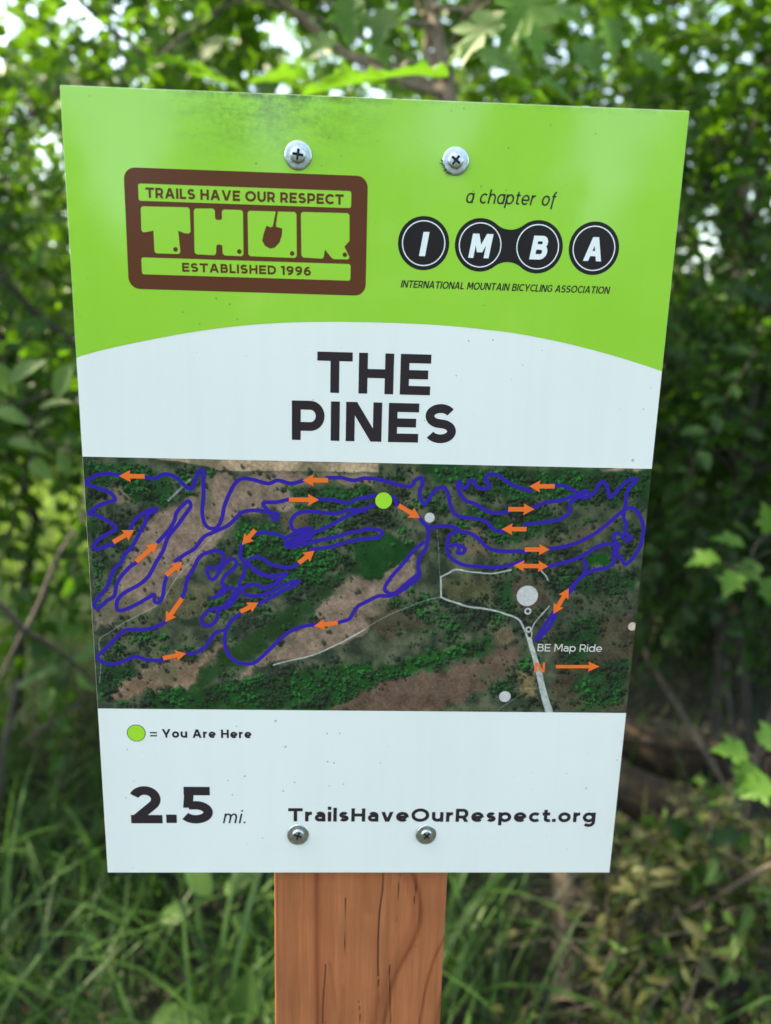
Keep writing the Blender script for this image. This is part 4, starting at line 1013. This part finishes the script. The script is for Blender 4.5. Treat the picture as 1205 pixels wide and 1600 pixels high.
def plant(name, label, cat, base, crowns, g, tpl='oval', mkey='shrub', leaf=.05, trunk_r=.02, singles=60, group=None, L=.3, n_leaf=9, limbs=7, trunk_pts=None, bark=None, down=.15, gap=None):
    root = empty(name, base, label, cat, group)
    base = np.array(base, float)
    bark = bark or M_bark
    P, A_, N_, S_, T_, TW, ST = [], [], [], [], [], [], []
    for c, r_, ns, cl in crowns:
        o = crown(c, r_, ns, cl, leaf, g, n_leaf, L, down)
        for lst, v in zip((P, A_, N_, S_, T_), o[:5]): lst.append(v)
        TW += o[5]; ST.append(o[6])
    P, A_, N_, S_, T_ = map(np.concatenate, (P, A_, N_, S_, T_))
    ok = P[:, 2] > .03
    ok &= P[:, 1] > (.12 + .10 * (np.abs(P[:, 0]) > .2))              # nothing grows through the sign
    if gap is not None: ok &= gap(P, g)
    P, A_, N_, S_, T_ = P[ok], A_[ok], N_[ok], S_[ok], T_[ok]
    # stem and limbs
    top = crowns[0][0]
    tp = trunk_pts if trunk_pts is not None else wander(base, np.array(top) + [0, 0, crowns[0][1][2] * .5], 9, .10 * np.linalg.norm(np.array(top) - base), g)
    tp = np.array(tp) - base
    link('trunk', tubes_mesh('trunk', [(tp, np.linspace(trunk_r, trunk_r * .35, len(tp)), 10)]), bark, root)
    STc = np.concatenate(ST)
    lim = []
    for i in g.choice(len(STc), min(limbs, len(STc)), replace=False):
        e = STc[i] - base
        if e[1] + base[1] < .2: continue
        k = int(np.clip(np.searchsorted(tp[:, 2], e[2] * .72), 1, len(tp) - 2)) if tp[-1, 2] > tp[0, 2] else 1
        w_ = wander(tp[k], e, 7, .08 * np.linalg.norm(e - tp[k]), g)
        lim.append((w_, np.linspace(trunk_r * .45, .0025, 7), 6))
    tw = [(t_[0] - base, t_[1], t_[2]) for t_ in TW if t_[0][:, 1].min() > .15 and t_[0][:, 2].min() > 0]
    if gap is not None and tw:
        kk = gap(np.array([t_[0][1] + base for t_ in tw]), g)
        tw = [t_ for t_, k_ in zip(tw, kk) if k_]
    for w_ in lim: link('branch', tubes_mesh('branch', [w_]), bark, root)
    if tw: tag(link('twigs', tubes_mesh('twigs', tw), M_twig, root), kind='stuff')
    # the leaves that show largest become single parts, the rest one crown
    if singles:
        px, py, dep = project(P)
        vis = (dep > .2) & (px > -10) & (px < 1215) & (py > -10) & (py < 1610) & ~behind_sign(px, py)
        score = np.where(vis, S_ / np.maximum(dep, .1), -1)
        order = np.argsort(-score)[:singles]
        order = order[score[order] > .0105]
    else: order = np.array([], int)
    mask = np.ones(len(P), bool); mask[order] = False
    if mask.any():
        me = leaves_mesh('crown', P[mask] - base, A_[mask], N_[mask], S_[mask], tpl, T_[mask])
        tag(link('crown', me, LM[mkey][0], root), kind='stuff')
    if len(order): leaf_objects(root, base, P[order], A_[order], N_[order], S_[order], tpl, mkey)
    return root


def at3(px, py, dep): return tuple(at(px, py, dep))
def foot(x, y): return (x, y, float(ground_z(x, y)) - .03)


# gaps of open sky between the farther crowns
HOLES = [(150, 45, 46), (185, 85, 30), (75, 200, 26), (68, 225, 20), (120, 15, 40), (440, 60, 32), (480, 95, 26), (400, 20, 26), (325, 80, 18), (690, 70, 24), (655, 20, 22), (790, 55, 30), (860, 75, 34), (900, 35, 30), (940, 100, 34), (965, 150, 22), (1010, 40, 26), (1070, 15, 36), (1120, 25, 24), (1090, 120, 18), (590, 165, 14), (60, 20, 20), (300, 30, 16), (560, 70, 14), (1170, 90, 16), (880, 130, 22)]


def sky_gap(P, g):
    px, py, dep = project(P)
    k = np.ones(len(P), bool)
    for hx, hy, hr_ in HOLES:
        d = np.hypot(px - hx, py - hy) + g.normal(0, hr_ * .28, len(P))
        k &= ~((d < hr_ * .62) & (dep > 1.2))
    k &= ~((px > 648) & (px < 728) & (py < 175) & (py > -60) & (dep < 1.9))      # the young maple's trunk stands free
    return k


# ------------------------------------------------------------------ the young maple behind the sign
g = np.random.default_rng(21)
b0 = ground_at(886, 1548)
tp = [b0 + [0, 0, -.05], at(884, 1480, 1.64), at(880, 1365, 1.63), at(838, 1100, 1.66), at(790, 800, 1.70), at(742, 450, 1.75), at(702, 150, 1.80), at(672, 0, 1.84), at(655, -150, 1.90), at(650, -420, 1.98), at(640, -700, 2.05)]
maple = plant('maple_tree', 'slender young maple whose leaning grey trunk stands close behind the sign', 'tree', b0,
              [(at3(640, -330, 1.9), (.85, .55, .42), 170, 26), (at3(560, -40, 2.1), (.75, .30, .22), 90, 16)], g, 'maple', 'maple', .085, .031, 90, trunk_pts=tp, limbs=10, gap=sky_gap, n_leaf=7, L=.34)
base = np.array(maple.location)
for pts, r_ in (([(680, 40, 1.83), (630, 36, 1.7), (575, 30, 1.5), (540, 10, 1.3), (500, 5, 1.15)], .007), ([(695, 130, 1.80), (720, 40, 1.6), (760, -10, 1.4), (790, -40, 1.2)], .008),
                ([(672, 10, 1.84), (740, 15, 1.5), (770, -5, 1.15), (745, -20, .95)], .006), ([(690, 110, 1.8), (660, 110, 1.5), (640, 95, 1.15), (620, 118, .95)], .005),
                ([(690, 120, 1.8), (500, 30, 1.9), (360, 5, 1.9), (240, 95, 1.8)], .006)):
    P = np.array([at(*p) for p in pts]) - base
    P = np.array(catmull(P, 4))
    link('branch', tubes_mesh('branch', [(P, np.linspace(r_, r_ * .35, len(P)), 7)]), M_bark, maple)
# big near leaves hanging over the top edge: (px, py, depth, length m, tip direction in the picture, tilt)
near = [(545, 0, 1.00, .062, (0, 1), .9), (775, 20, .95, .085, (-.55, .8), .5), (850, -30, .92, .10, (-.6, .9), .5), (750, 62, 1.0, .06, (-.7, .5), .5), (690, 120, .92, .10, (-1, .1), .16),
        (600, 128, .90, .10, (-1, .05), .10), (560, 118, 1.0, .08, (-1, .25), .2), (760, 80, 1.05, .075, (.6, .6), .6), (820, 30, 1.1, .075, (.3, .9), .7),
        (860, 10, 1.15, .07, (.7, .6), .5), (240, 98, 1.05, .10, (1, .12), .14), (300, 118, 1.1, .075, (1, .2), .2), (480, 122, 1.15, .09, (-1, .1), .12),
        (420, 128, 1.2, .08, (.9, .2), .15), (520, 60, 1.4, .08, (-.7, .6), .5), (905, 70, 1.25, .075, (.5, .8), .6), (950, 30, 1.3, .075, (.2, 1), .7), (780, 130, 1.05, .08, (.9, .25), .25), (845, 125, 1.2, .07, (.8, .4), .4),
        (610, 15, 1.3, .08, (-.3, .9), .6), (580, 60, 1.45, .07, (.5, .8), .6), (1000, 80, 1.4, .075, (.5, .8), .5), (350, 60, 1.5, .08, (-.6, .7), .5)]
P, A_, N_, S_ = [], [], [], []
RT, UP = MC[:, 0], MC[:, 1]; TO = MC[:, 2]
for px, py, dep, ln, (dx, dy), tilt in near:
    a = unit(RT * dx - UP * dy + TO * g.normal(.1, .2))
    n = unit(TO * tilt + np.array([0, 0, 1.]) * (1 - tilt * .6) + g.normal(0, .12, 3))
    P.append(at(px, py, dep)); A_.append(a); N_.append(n); S_.append(ln)
leaf_objects(maple, base, np.array(P), np.array(A_), np.array(N_), S_, 'maple', 'maple')

# ------------------------------------------------------------------ thicket on both sides
shrubs = [
    # label, foot (x, y), crowns [(px, py, depth), radii, sprays, clumps], leaf, kind, template, seed
    ('leafy shrub filling the left edge beside the green header', (-.98, 1.55), [((10, 330, 1.95), (.42, .32, .62), 300, 34), ((-160, 120, 2.0), (.5, .35, .4), 120, 16)], .046, 'shrub', 'oval', 31),
    ('bushy shrub at the left edge beside the white title band', (-1.05, 1.25), [((-10, 690, 1.75), (.36, .30, .36), 190, 22)], .048, 'shrub', 'oval', 32),
    ('airy bush behind the left side of the sign at map height', (-.9, 2.3), [((230, 640, 2.7), (.45, .35, .40), 130, 18)], .05, 'shrub', 'oval', 33),
    ('taller shrub rising behind the upper left corner of the sign', (-1.0, 2.6), [((190, 200, 3.0), (.85, .45, .75), 330, 40)], .055, 'far', 'oval', 34),
    ('leafy shrub filling the right edge beside the green header', (1.12, 1.6), [((1190, 330, 2.05), (.42, .34, .62), 330, 34), ((1330, 80, 2.1), (.45, .35, .4), 110, 14)], .046, 'shrub', 'oval', 35),
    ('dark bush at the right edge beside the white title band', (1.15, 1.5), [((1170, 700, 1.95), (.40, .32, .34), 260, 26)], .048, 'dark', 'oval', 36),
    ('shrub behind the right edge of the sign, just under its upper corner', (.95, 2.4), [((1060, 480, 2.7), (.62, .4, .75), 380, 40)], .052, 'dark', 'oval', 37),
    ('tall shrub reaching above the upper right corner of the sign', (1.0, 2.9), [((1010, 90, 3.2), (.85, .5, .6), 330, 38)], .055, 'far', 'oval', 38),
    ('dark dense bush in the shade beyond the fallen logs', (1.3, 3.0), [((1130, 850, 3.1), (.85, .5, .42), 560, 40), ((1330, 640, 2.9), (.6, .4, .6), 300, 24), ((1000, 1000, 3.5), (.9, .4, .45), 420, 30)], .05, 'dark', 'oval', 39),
    ('shrub seen over the middle of the upper edge of the sign', (-.2, 3.0), [((560, 120, 3.3), (.9, .45, .55), 300, 34)], .055, 'far', 'oval', 40),
]
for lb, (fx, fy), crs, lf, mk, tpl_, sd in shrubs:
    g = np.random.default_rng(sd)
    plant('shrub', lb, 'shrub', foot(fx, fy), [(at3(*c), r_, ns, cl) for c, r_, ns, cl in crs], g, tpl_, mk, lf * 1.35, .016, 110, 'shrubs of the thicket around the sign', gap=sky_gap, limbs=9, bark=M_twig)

# ------------------------------------------------------------------ trees farther back, and canopy trees added to shade the place
trees = [
    ('tall tree far behind the upper left corner, crown against the sky', (-3.7, 7.9), [((-3.7, 7.9, 3.4), (1.6, 1.2, 1.5), 420, 40)], 51),
    ('broad tree far behind the left edge of the sign', (-1.4, 6.6), [((-1.4, 6.6, 2.7), (1.5, 1.1, 1.5), 420, 40)], 52),
    ('leafy tree far behind the middle of the upper edge', (.4, 6.2), [((.4, 6.2, 2.8), (1.5, 1.0, 1.5), 420, 40)], 53),
    ('broad tree far behind the upper right corner', (2.2, 5.8), [((2.2, 5.8, 2.8), (1.5, 1.1, 1.6), 460, 42)], 54),
    ('tall tree at the far right behind the thicket', (3.8, 5.0), [((3.8, 5.0, 2.6), (1.5, 1.2, 1.8), 460, 42)], 55),
]
for lb, (fx, fy), crs, sd in trees:
    g = np.random.default_rng(sd)
    plant('tree', lb, 'tree', foot(fx, fy), crs, g, 'small', 'far', .10, .07, 40, 'trees farther back', L=.5, n_leaf=11, gap=sky_gap, limbs=12)
shade = [  # added with crowns above and beside the view to block the sun
    ('unseen tree added on the left whose canopy shades the grass', (-3.1, 1.9), [((-2.7, 1.9, 3.9), (1.5, 1.4, .9), 460, 34), ((-2.4, 1.3, 2.6), (.8, 1.0, .6), 160, 16)], 61),
    ('tree added on the right whose high canopy casts shade below', (2.0, 3.6), [((1.3, 3.6, 4.4), (1.9, 1.5, .9), 480, 30), ((.4, 3.4, 3.5), (1.1, .9, .5), 200, 18)], 62),
]
for lb, (fx, fy), crs, sd in shade:
    g = np.random.default_rng(sd)
    plant('added_shade_tree', lb, 'tree', foot(fx, fy), crs, g, 'small', 'far', .11, .06, 0, L=.5, limbs=12, gap=sky_gap)

# the wood that closes the view, one far mass
g = np.random.default_rng(66)
nW = 34000
ang = g.uniform(-.95, .95, nW); dist = g.uniform(9.5, 16, nW)
topz = 3.3 + .9 * np.sin(ang * 9 + 1) + .5 * np.sin(ang * 23) + .35 * np.sin(ang * 51 + 2)
P = np.stack([np.sin(ang) * dist, np.cos(ang) * dist, (g.random(nW) ** .8) * topz * (dist / 11)], -1)
P += g.normal(0, .2, P.shape); P[:, 2] = np.maximum(P[:, 2], .05)
A_ = g.normal(0, 1, P.shape) * [1, 1, .5] + [0, 0, -.3]; N_ = g.normal(0, .5, P.shape) + [0, -.3, .8]
cl = fbm(64, 64, 10, 3, 77)[np.clip((P[:, 2] * 10).astype(int), 0, 63), np.clip(((ang + 1) * 32).astype(int), 0, 63)]
keep = ((cl + g.normal(0, .06, nW)) > .42) | (P[:, 2] < 2.6)
tag(link('far_woods', leaves_mesh('far_woods', P[keep], A_[keep], N_[keep], g.uniform(.16, .34, keep.sum()), 'small', np.clip(cl[keep] + g.normal(0, .15, keep.sum()), 0, 1)), LM['far'][0]), 'far green wood closing the view behind the thicket', 'woods', kind='stuff')

nB = 22000
ang = g.uniform(math.pi - 1.75, math.pi + 1.75, nB); dist = g.uniform(6.5, 11, nB)
topz = 2.1 + 2.6 * np.exp(-((ang - math.pi) / .55) ** 4) + .4 * np.sin(ang * 17 + 1) + .3 * np.sin(ang * 37 + 2)
for a_, w_, d_ in ((.27, .07, 2.4), (.12, .03, 1.6), (-.107, .045, 2.2), (-.30, .035, 2.0)): topz -= d_ * np.exp(-((ang - math.pi - a_) / w_) ** 2)   # gaps between its trees
P = np.stack([np.sin(ang) * dist, np.cos(ang) * dist, g.random(nB) * topz * (dist / 9)], -1); P[:, 2] = np.maximum(P[:, 2], .05)
A_ = g.normal(0, 1, P.shape) + [0, 0, -.3]; N_ = g.normal(0, .5, P.shape) + [0, .3, .8]
tag(link('far_woods', leaves_mesh('far_woods', P, A_, N_, g.uniform(.2, .4, nB), 'small', np.clip(g.normal(.45, .2, nB), 0, 1)), LM['far'][0]), 'wood on the other side of the trail, mirrored faintly in the panel', 'woods', kind='stuff')

# ------------------------------------------------------------------ sprays and seedlings near the sign
def seedling(name, label, cat, base_pt, leaves, tpl_, mk, g, stem_r=.0025, group=None):
    """leaves: (px, py, depth, length, (dx, dy), tilt)"""
    root = empty(name, base_pt, label, cat, group)
    bp_ = np.array(base_pt, float)
    pts = np.array([at(l[0], l[1], l[2]) for l in leaves])
    hub = pts.mean(0) - np.array([0, -.02, .03])
    stem = wander(bp_, hub, 8, .05, g) - bp_
    link('stem', tubes_mesh('stem', [(stem, np.linspace(stem_r, stem_r * .6, 8), 6)] + [(wander(hub, p, 5, .02, g) - bp_, (stem_r * .55,) * 4 + (stem_r * .3,), 5) for p in pts]), M_twig, root)
    A_ = []; N_ = []
    for l in leaves:
        (dx, dy), tilt = l[4], l[5]
        A_.append(unit(RT * dx - UP * dy + TO * g.normal(.05, .15))); N_.append(unit(TO * tilt + np.array([0, 0, 1.]) * (1 - tilt * .6) + g.normal(0, .1, 3)))
    leaf_objects(root, bp_, pts, np.array(A_), np.array(N_), [l[3] for l in leaves], tpl_, mk)
    return root


g = np.random.default_rng(71)
seedling('sapling', 'sapling with dull oval leaves at the left edge beside the end of the green header', 'sapling', ground_at(-90, 1350),
         [(15, 600, 1.0, .060, (.75, -.6), .75), (112, 570, 1.05, .058, (-.45, .85), .8), (-12, 565, 1.0, .055, (.4, .7), .8), (60, 640, 1.05, .050, (.8, -.3), .45), (85, 655, 1.1, .048, (-.6, .3), .5),
          (10, 690, 1.1, .060, (.9, .15), .35), (45, 720, 1.15, .05, (.7, .5), .5), (95, 705, 1.2, .045, (.3, .9), .6), (-10, 640, 1.0, .05, (.9, .3), .5)], 'oval', 'oval', g)
seedling('sapling', 'sapling with drooping lobed leaves at the right edge beside the trail map', 'sapling', ground_at(1300, 1300),
         [(1120, 870, 1.25, .055, (-.95, .25), .35), (1160, 850, 1.25, .055, (-.9, -.2), .4), (1180, 880, 1.25, .05, (-.6, .7), .5), (1205, 830, 1.3, .055, (-.3, -.9), .5), (1150, 895, 1.2, .045, (-.5, .9), .6), (1195, 905, 1.25, .045, (.2, .9), .5), (1215, 860, 1.2, .06, (.8, .3), .4)], 'maple', 'maple', g)
seedling('seedling', 'bright lobed seedling above the fallen log at the right edge', 'seedling', ground_at(1240, 1420),
         [(1165, 1175, 1.15, .055, (-1, -.1), .45), (1175, 1195, 1.12, .05, (-.6, .8), .6), (1195, 1165, 1.15, .055, (.6, -.6), .5), (1205, 1225, 1.1, .05, (-.9, .4), .6), (1215, 1190, 1.15, .05, (.8, .4), .5)], 'maple', 'maple', g)
seedling('broadleaf_plant', 'shaded broad-leaved plant at the foot of the fallen log', 'plant', ground_at(1120, 1420),
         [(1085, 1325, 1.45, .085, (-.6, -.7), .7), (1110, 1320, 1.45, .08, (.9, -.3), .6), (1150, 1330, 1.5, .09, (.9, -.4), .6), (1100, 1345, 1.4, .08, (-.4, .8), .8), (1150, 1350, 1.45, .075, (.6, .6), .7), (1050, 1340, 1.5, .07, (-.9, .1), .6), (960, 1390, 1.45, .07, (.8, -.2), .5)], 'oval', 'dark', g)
seedling('broadleaf_plant', 'plant with pointed broad leaves at the bottom beside the left of the post', 'plant', ground_at(372, 1680),
         [(372, 1610, 1.18, .095, (.22, -1), .75), (350, 1600, 1.2, .09, (-.9, -.35), .6), (405, 1600, 1.25, .07, (.8, -.5), .6), (300, 1590, 1.2, .08, (-1, .1), .5), (330, 1640, 1.1, .08, (-.7, .3), .6)], 'oval', 'oval', g)
seedling('broadleaf_plant', 'plant with broad leaves in the grass under the lower left of the panel', 'plant', ground_at(330, 1480),
         [(330, 1400, 1.35, .08, (-.6, -.7), .6), (350, 1395, 1.4, .07, (.7, -.5), .6), (300, 1420, 1.35, .07, (-.9, .2), .5), (360, 1430, 1.35, .06, (.7, .5), .5)], 'oval', 'oval', g)
seedling('seedling', 'small leafy seedling low at the left edge beside the trail map', 'seedling', ground_at(90, 1250),
         [(95, 1045, 1.55, .055, (-.9, .2), .5), (110, 1035, 1.55, .055, (.8, -.3), .5), (60, 1060, 1.5, .05, (-.9, .3), .5), (120, 1055, 1.5, .05, (.7, .5), .5), (85, 1075, 1.5, .055, (-.5, .8), .6), (130, 1010, 1.6, .05, (.8, .1), .5)], 'oval', 'oval', g)

# ------------------------------------------------------------------ dead wood
def stick(name, label, cat, pts, r0, r1, mat, g, sides=8, amp=.0, forks=()):
    P = np.array(catmull([at(*p) for p in pts], 5))
    b_ = P[0].copy()
    root = empty(name, b_, label, cat)
    link('limb', tubes_mesh('limb', [(P - b_, np.linspace(r0, r1, len(P)) * (1 + .12 * np.sin(np.arange(len(P)) * 1.7)), sides)]), mat, root)
    for f_, ra, rb in forks:
        Q2 = np.array(catmull([at(*p) for p in f_], 4))
        link('fork', tubes_mesh('fork', [(Q2 - b_, np.linspace(ra, rb, len(Q2)), 6)]), mat, root)
    return root


g = np.random.default_rng(81)
stick('dead_branch', 'forked dead branch at the left edge beside the trail map', 'branch', [(-60, 900, 1.3), (0, 945, 1.32), (38, 985, 1.35), (75, 1005, 1.4), (115, 1035, 1.45), (190, 1120, 1.6)], .0075, .003, M_dead, g,
      forks=[([(40, 985, 1.35), (62, 940, 1.38), (85, 880, 1.42), (112, 835, 1.46), (160, 770, 1.5)], .0055, .003), ([(38, 985, 1.35), (20, 1020, 1.36), (0, 1065, 1.38), (-40, 1140, 1.4)], .005, .003)])
stick('dead_branch', 'short broken stick upright in the grass at the lower left edge', 'branch', [(30, 1060, 1.6), (18, 1110, 1.6), (5, 1180, 1.6), (-8, 1300, 1.62)], .006, .0055, M_dead, g)
stick('dead_branch', 'bare dark twig slanting up behind the lower left edge of the map', 'branch', [(40, 1160, 1.7), (90, 1125, 1.75), (150, 1085, 1.8), (230, 1040, 1.9)], .005, .003, M_dead, g)
stick('dead_branch', 'straight grey stick slanting down to the log in the dark right hollow', 'branch', [(985, 975, 2.3), (1020, 1040, 2.2), (1060, 1105, 2.1), (1105, 1180, 2.0), (1160, 1275, 1.92)], .009, .0075, M_dead, g)
stick('dead_branch', 'thin upright twig in the dark hollow at the right edge', 'branch', [(1140, 900, 2.2), (1135, 980, 2.15), (1137, 1060, 2.1), (1150, 1230, 2.0)], .005, .005, M_dead, g)
stick('dead_branch', 'slanting twig at the far right edge above the log', 'branch', [(1230, 1060, 1.9), (1195, 1140, 1.9), (1175, 1210, 1.9), (1165, 1290, 1.9)], .006, .005, M_dead, g)
stick('dead_branch', 'thin pinkish twig slanting over the wilted plants at the lower right', 'branch', [(1240, 1335, 1.3), (1180, 1365, 1.32), (1120, 1402, 1.36), (1060, 1430, 1.4), (985, 1462, 1.45)], .0055, .003, M_dead, g,
      forks=[([(1180, 1365, 1.32), (1150, 1340, 1.36), (1110, 1330, 1.4)], .003, .0015), ([(1060, 1430, 1.4), (1020, 1480, 1.42), (1000, 1560, 1.45)], .003, .0015)])
stick('dead_branch', 'broken stub standing up behind the seedling at the right edge', 'branch', [(1112, 1410, 1.75), (1108, 1350, 1.75), (1115, 1290, 1.76), (1120, 1240, 1.78)], .010, .007, M_dead, g)
stick('dead_branch', 'dark stick lying on the ground at the lower right', 'branch', [(960, 1580, 1.5), (1010, 1590, 1.5), (1080, 1598, 1.5), (1180, 1612, 1.5)], .009, .007, M_dead, g)
stick('bare_branch', 'thin forked bare branch hanging over the upper left corner', 'branch', [(60, -90, 1.9), (125, 0, 1.9), (175, 45, 1.88), (215, 78, 1.85), (235, 90, 1.84)], .0085, .004, M_twig, g,
      forks=[([(180, 48, 1.88), (190, 80, 1.86), (205, 105, 1.85), (225, 118, 1.85)], .006, .003), ([(365, -10, 1.9), (320, 40, 1.88), (262, 72, 1.86), (235, 90, 1.84)], .006, .004)])
stick('bare_branch', 'dark slanting limb behind the right edge of the green header', 'branch', [(1010, 235, 2.5), (1070, 275, 2.45), (1120, 310, 2.4), (1175, 345, 2.35), (1260, 395, 2.3)], .014, .018, M_twig, g)
stick('bare_branch', 'thin limb crossing at the right edge beside the chain emblem', 'branch', [(1140, 440, 2.0), (1175, 410, 1.98), (1215, 385, 1.95), (1260, 370, 1.9)], .006, .008, M_twig, g)
stick('bare_branch', 'dark limb crossing the leaves at the left edge beside the brown badge', 'branch', [(-40, 400, 1.8), (20, 450, 1.8), (60, 495, 1.82), (110, 530, 1.85), (170, 600, 1.9)], .010, .007, M_twig, g)


def log(name, label, pts, r0, r1, g):
    P = np.array(catmull([at(*p) for p in pts], 6)); b_ = P[0].copy()
    root = empty(name, b_, label, 'log', 'fallen logs')
    n = len(P); sides = 14
    V, Q = tube(P - b_, np.linspace(r0, r1, n), sides)
    V += g.normal(0, r0 * .05, V.shape)
    V = np.concatenate([V, [P[0] - b_, P[-1] - b_]]); m = len(V)
    link('bark', mesh_np('bark', V[:-2], Q, smooth=True), M_log, root)
    T = [(m - 2, (i + 1) % sides, i) for i in range(sides)] + [(m - 1, (n - 1) * sides + i, (n - 1) * sides + (i + 1) % sides) for i in range(sides)]
    used = sorted({i for t_ in T for i in t_}); mp_ = {u: k for k, u in enumerate(used)}
    link('cut_end', mesh_np('cut_end', V[used], np.array([[mp_[i] for i in t_] for t_ in T])), M_log, root)
    return root


log('fallen_log', 'rotten orange-brown log lying in the shade behind the lower right corner', [(880, 1180, 2.05), (980, 1235, 1.98), (1080, 1275, 1.92), (1200, 1330, 1.86)], .075, .055, g)
log('fallen_log', 'dark thicker log lying behind the rotten one at the right', [(900, 1120, 2.35), (1010, 1170, 2.3), (1120, 1200, 2.25), (1300, 1215, 2.2)], .06, .075, g)
log('fallen_log', 'thin grey log lying across the dark hollow at the right', [(930, 1150, 2.15), (1040, 1162, 2.1), (1110, 1172, 2.08), (1260, 1165, 2.05)], .016, .02, g)

# ------------------------------------------------------------------ wilted cut plants, lower right
g = np.random.default_rng(91)
for lb, (cx, cy), (rx, ry), ns, mk in (('pile of wilted yellowing plants at the lower right corner', (1120, 1520), (.28, .24), 130, 'dry'), ('heap of limp cut stems with pale leaves right of the leaning trunk', (1020, 1500), (.18, .2), 45, 'dry'), ('limp greener plants lying among the wilted ones at the right edge', (1180, 1440), (.24, .24), 95, 'oval')):
    c = ground_at(cx, cy, .16); c[2] = .17
    b_ = np.array([c[0], c[1], -.02])
    root = empty('wilted_plant', b_, lb, 'plant', 'wilted cut plants')
    P, A_, N_, S_, T_, TW, ST = crown(c, (rx, ry, .13), ns, 12, .052, g, 8, .22, .25)
    N_ = N_ + g.normal(0, .7, N_.shape); A_ = A_ + np.array([0, 0, -.45])
    ok = (P[:, 2] > .01) & (P[:, 1] > .15); P, A_, N_, S_, T_ = P[ok], A_[ok], N_[ok], S_[ok], T_[ok]
    link('stem', tubes_mesh('stem', [(t_[0] - b_, np.array(t_[1]) * 1.2, 4) for t_ in TW]), M_twig, root)
    px, py, dep = project(P)
    far_ = ~((px > 842) & (px < 925) & (py > 1340) & (dep < 1.72))       # the trunk's foot stands clear of the heap
    P, A_, N_, S_, T_, px, py, dep = P[far_], A_[far_], N_[far_], S_[far_], T_[far_], px[far_], py[far_], dep[far_]
    vis = (px > -10) & (px < 1215) & (py < 1610) & ~behind_sign(px, py)
    od = np.argsort(-np.where(vis, S_ / dep, 0))
    leaf_objects(root, b_, P[od[:290]], A_[od[:290]], N_[od[:290]], S_[od[:290]], 'curl', mk)
    if len(od) > 290: tag(link('leaves', leaves_mesh('leaves', P[od[290:]] - b_, A_[od[290:]], N_[od[290:]], S_[od[290:]], 'curl', T_[od[290:]]), LM[mk][0], root), kind='stuff')


# ------------------------------------------------------------------ grass
def grass(name, label, x, y, length, width, g, mk, lean=.5, seg=6, dry=0.0):
    n = len(x)
    az = g.uniform(0, 2 * np.pi, n)
    d = np.stack([np.cos(az), np.sin(az), np.zeros(n)], -1); s = np.stack([-np.sin(az), np.cos(az), np.zeros(n)], -1)
    bend = np.clip(g.normal(lean, .3, n), .05, 1.3)
    a0 = g.uniform(0, .35, n)
    base = np.stack([x, y, ground_z(x, y) - .01], -1)
    V = np.zeros((n, seg + 1, 2, 3)); p = base.copy()
    for k in range(seg + 1):
        u = k / seg
        w = width * (1 - u ** 2.2) * (.55 + .45 * min(1, u * 4)) / 2
        tw = s + d * (.35 * np.sin(u * 3 + az))[:, None]
        V[:, k, 0] = p - tw * w[:, None]; V[:, k, 1] = p + tw * w[:, None]
        th = a0 + bend * 1.9 * (u + .5 / seg) ** 1.4
        p = p + (d * np.sin(th)[:, None] + np.array([0, 0, 1.]) * np.cos(th)[:, None]) * (length / seg)[:, None]
    V[..., 2] = np.maximum(V[..., 2], .004)
    i = np.arange(n * (seg + 1) * 2).reshape(n, seg + 1, 2)
    Q = np.stack([i[:, :-1, 0], i[:, :-1, 1], i[:, 1:, 1], i[:, 1:, 0]], -1).reshape(-1, 4)
    t_ = np.clip(g.normal(.4, .25, n), 0, 1)
    tt = np.repeat(t_, (seg + 1) * 2)[:, None].repeat(3, 1)
    return tag(link(name, mesh_np(name, V.reshape(-1, 3), Q, tt), LM[mk][0]), label, 'grass', kind='stuff')


g = np.random.default_rng(101)
def scatter(n, x0, x1, y0, y1, dens):
    x = g.uniform(x0, x1, n); y = g.uniform(y0, y1, n)
    k = g.random(n) < dens(x, y)
    k &= ~((np.abs(x) < .10) & (y > -.05) & (y < .13))
    u = (y - CAMN[1]) / (b0[1] - CAMN[1])                       # trodden bare in front of the leaning trunk
    k &= ~((np.abs(x - CAMN[0] - (b0[0] - CAMN[0]) * u) < .055) & (u < 1.05) & (y > .3))
    return x[k], y[k]


x, y = scatter(9000, -2.2, 1.6, .12, 3.0, lambda x, y: np.where((x > .36) & (y > .85), .04, np.clip(1.15 - .9 * np.clip((x - .12) * 2.2, 0, 1), .12, 1)))
grass('grass', 'long arching green grass around the foot of the post', x, y, g.uniform(.18, .52, len(x)), g.uniform(.004, .009, len(x)), g, 'grass', .55)
x, y = scatter(620, -1.6, .22, .35, 1.8, lambda x, y: np.full(len(x), .8))
grass('tall_grass', 'broad arching grass blades in front at the lower left', x, y, g.uniform(.4, .75, len(x)), g.uniform(.008, .013, len(x)), g, 'tall', .95, 9)
x, y = scatter(1500, -2, 1.6, .15, 2.5, lambda x, y: np.full(len(x), .8))
grass('dry_grass', 'straw-coloured dead grass stems among the green blades', x, y, g.uniform(.15, .45, len(x)), g.uniform(.0025, .005, len(x)), g, 'dry', .8)
x, y = scatter(16000, -6, 0.5, 3.2, 9.5, lambda x, y: np.full(len(x), .9))
grass('meadow_grass', 'pale sunlit grass of the clearing seen past the left edge', x, y, g.uniform(.25, .6, len(x)), g.uniform(.008, .016, len(x)), g, 'meadow', .4, 4)
x, y = scatter(4000, .6, 6, 4.6, 9, lambda x, y: np.full(len(x), .7))
grass('undergrowth_grass', 'shaded grass under the trees at the right', x, y, g.uniform(.2, .5, len(x)), g.uniform(.008, .014, len(x)), g, 'grass', .4, 4)
